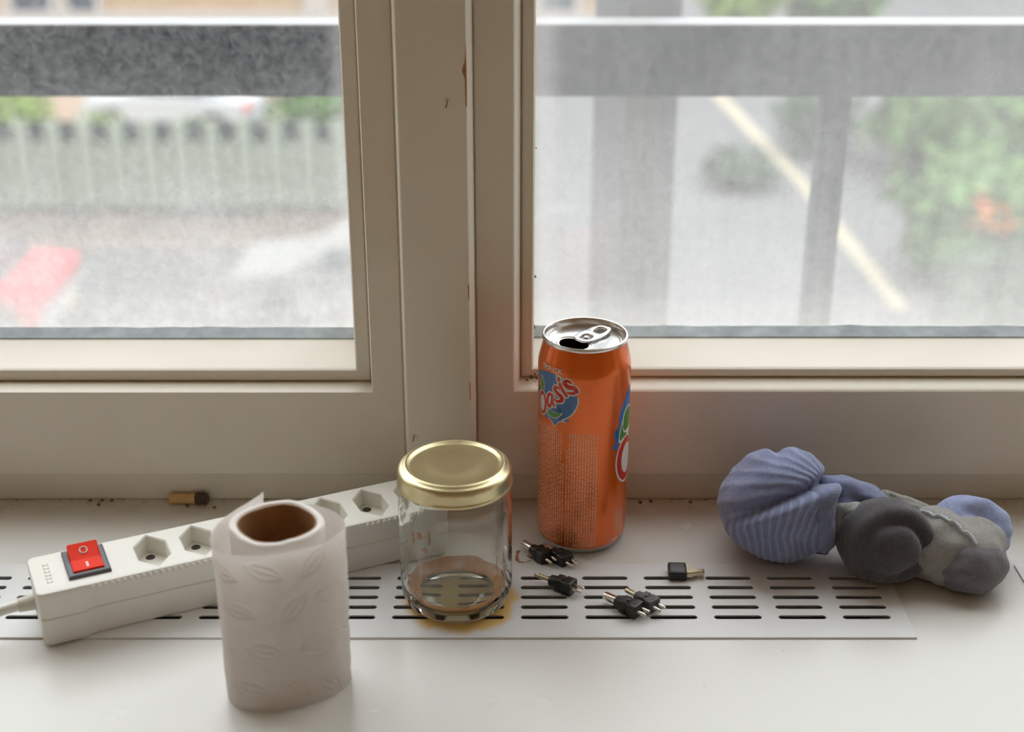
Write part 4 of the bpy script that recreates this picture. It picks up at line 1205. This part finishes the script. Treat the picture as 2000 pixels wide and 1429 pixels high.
def bush(name, label, x, y, z, r, m, seed, n=700, cat='shrub', group=None, sq=.8, size=None):
    t = thing(name, label, cat, (x, y, GZ), 0, group)
    cf = crown_mesh('foliage', r, n, seed, size or r * .16, m, t, sq); cf.location = (0, 0, z - GZ)
    tube('trunk', [(0, 0, -.02), (.02, 0, (z - GZ) * .5), (0, .02, z - GZ)], [r * .07, r * .055, r * .03], M['bark'], t, 8)
    return t
bush('round_shrub', 'green shrub on the pavement just beside the thin railing post', 6.4, 29.0, -6.75, .95, M['leaf_d'], 1)
bush('low_shrub', 'low grey green shrub spreading over the pale pavement', 4.45, 26.6, -7.15, .75, M['leaf_d'], 2, sq=.5)
bush('leafy_tree', 'green tree behind the railing at the edge of the wide pane', 9.0, 27.5, -6.3, 1.9, M['leaf'], 3, 1500, 'tree')
ft = bush('flowering_bush', 'green bush with orange blossom at the edge of the hazy pane', 7.7, 21.6, -6.45, 1.55, M['leaf'], 4, 1300, 'bush')
fl = crown_mesh('orange_blossom', .50, 170, 9, .085, M['blossom'], ft, .6); fl.location = (-.35, -1.0, 1.35)
bush('dark_bush', 'dark hazy green bush low in the corner of the pane', 6.75, 18.2, -6.6, .85, M['leaf_d'], 6, 900, 'bush')
bush('bright_tree', 'bright yellow green tree above the rail beside the pillar', 6.2, 39.0, -5.7, 1.3, M['leaf_y'], 7, 900, 'tree')
bush('pale_tree', 'pale green tree above the rail further along', 9.2, 41.0, -5.9, 1.7, M['leaf'], 8, 900, 'tree')
bush('tall_shrub', 'yellow green shrub behind the fence at the picture edge', -9.6, 27.0, -6.25, .75, M['leaf_y'], 10, 500)
bush('garden_shrub', 'green shrub behind the fence near the window stile', -4.0, 28.2, -6.45, .95, M['leaf'], 12, 600)
bush('small_shrub', 'small green shrub behind the fence beside the white car', -6.3, 27.6, -6.75, .5, M['leaf'], 13, 400)
bush('thin_shrub', 'thin green shrub behind the fence before the salmon gravel', -8.2, 27.3, -6.6, .55, M['leaf_y'], 14, 350)
# parked cars
def car(label, x, y, rz, paint, roof, plate):
    t = thing('parked_car', label, 'car', (x, y, GZ), rz)
    def hull(name, secs, hw, m, bev=.05):
        bm = bmesh.new()
        A = [bm.verts.new((-hw, yy, zz)) for yy, zz in secs]; B = [bm.verts.new((hw, yy, zz)) for yy, zz in secs]
        bm.faces.new(A); bm.faces.new(B[::-1])
        for i in range(len(secs)):
            j = (i + 1) % len(secs); bm.faces.new((A[i], A[j], B[j], B[i]))
        bmesh.ops.recalc_face_normals(bm, faces=bm.faces)
        bmesh.ops.bevel(bm, geom=bm.edges[:], offset=bev, segments=2, affect='EDGES')
        return from_bm(name, bm, m, t)
    hull('car_body', [(0, .42), (-.02, .80), (.25, .88), (1.2, .92), (2.8, .90), (3.7, .8), (3.85, .5), (3.8, .25), (.1, .25)], .83, paint)
    hull('cabin', [(.55, .88), (.95, 1.24), (2.1, 1.28), (2.85, .88)], .70, roof, .06)
    box('rear_window', -.58, .58, .66, .70, 0.96, 1.16, M['win'], t)
    for s_ in (-1, 1):
        box('side_window', s_ * .70 - .01, s_ * .70 + .01, 1.0, 2.3, 0.95, 1.18, M['win'], t)
        box('tail_lamp', s_ * .70 - .1, s_ * .70 + .1, -.045, .02, .68, .86, M['lamp_red'], t, .01)
        for yy in (.7, 3.05):
            w_ = lathe('wheel', [(0, -.1), (.2, -.1), (.31, -.08), (.32, 0), (.31, .08), (.2, .1), (0, .1)], M['tyre'], t, 28)
            w_.rotation_euler = (0, pi / 2, 0); w_.location = (s_ * .76, yy, .32)
    box('bumper', -.84, .84, -.09, .1, .22, .52, M['bumper'], t, .04)
    box('number_plate', -.30, .30, -.105, -.088, .27, .46, M['plate'] if plate else M['car_white'], t)
    return t
car('red car with dark roof parked side on in the street below', -6.65, 19.5, radians(90), M['car_red'], M['soft_top'], True)
car('pale silver car parked side on near the window stile', -.4, 20.0, radians(90), M['car_grey'], M['car_grey'], False)
car('white car parked behind the slatted fence', -5.6, 30.6, radians(80), M['car_white'], M['car_white'], False)
# house across the way
bd = thing('apartment_house', 'tan rendered house with dark windows above the rail', 'building', (0, 44, GZ))
box('house_wall', -20, 3.6, 0, .4, 0, 15, M['facade'], bd)
for x0, x1 in ((-15.3, -14.18), (-13.58, -12.8), (0.9, 1.9)):
    w_ = box('house_window', x0, x1, -.06, .02, .2, 2.6, M['win'], bd)
    box('window_frame', x0 - .25, x0 - .02, -.1, .02, .0, 2.8, M['facade_trim'], w_); box('window_frame', x1 + .02, x1 + .25, -.1, .02, .0, 2.8, M['facade_trim'], w_)
box('plinth', -20, 3.6, -.12, 0, 0, .35, M['facade_trim'], bd)
box('house_pilaster', -6.4, -5.6, -.14, .0, 0, 15, M['facade_trim'], bd)
b2 = thing('pale_house', 'pale pinkish house beyond the trees above the rail', 'building', (0, 52, GZ))
box('house_wall', 11, 34, 0, .4, 0, 14, M['facade_trim'], b2)
for x0 in (13, 16.5, 20): 
    box('house_window', x0, x0 + 1.1, -.06, .02, .6, 2.8, M['win'], b2)
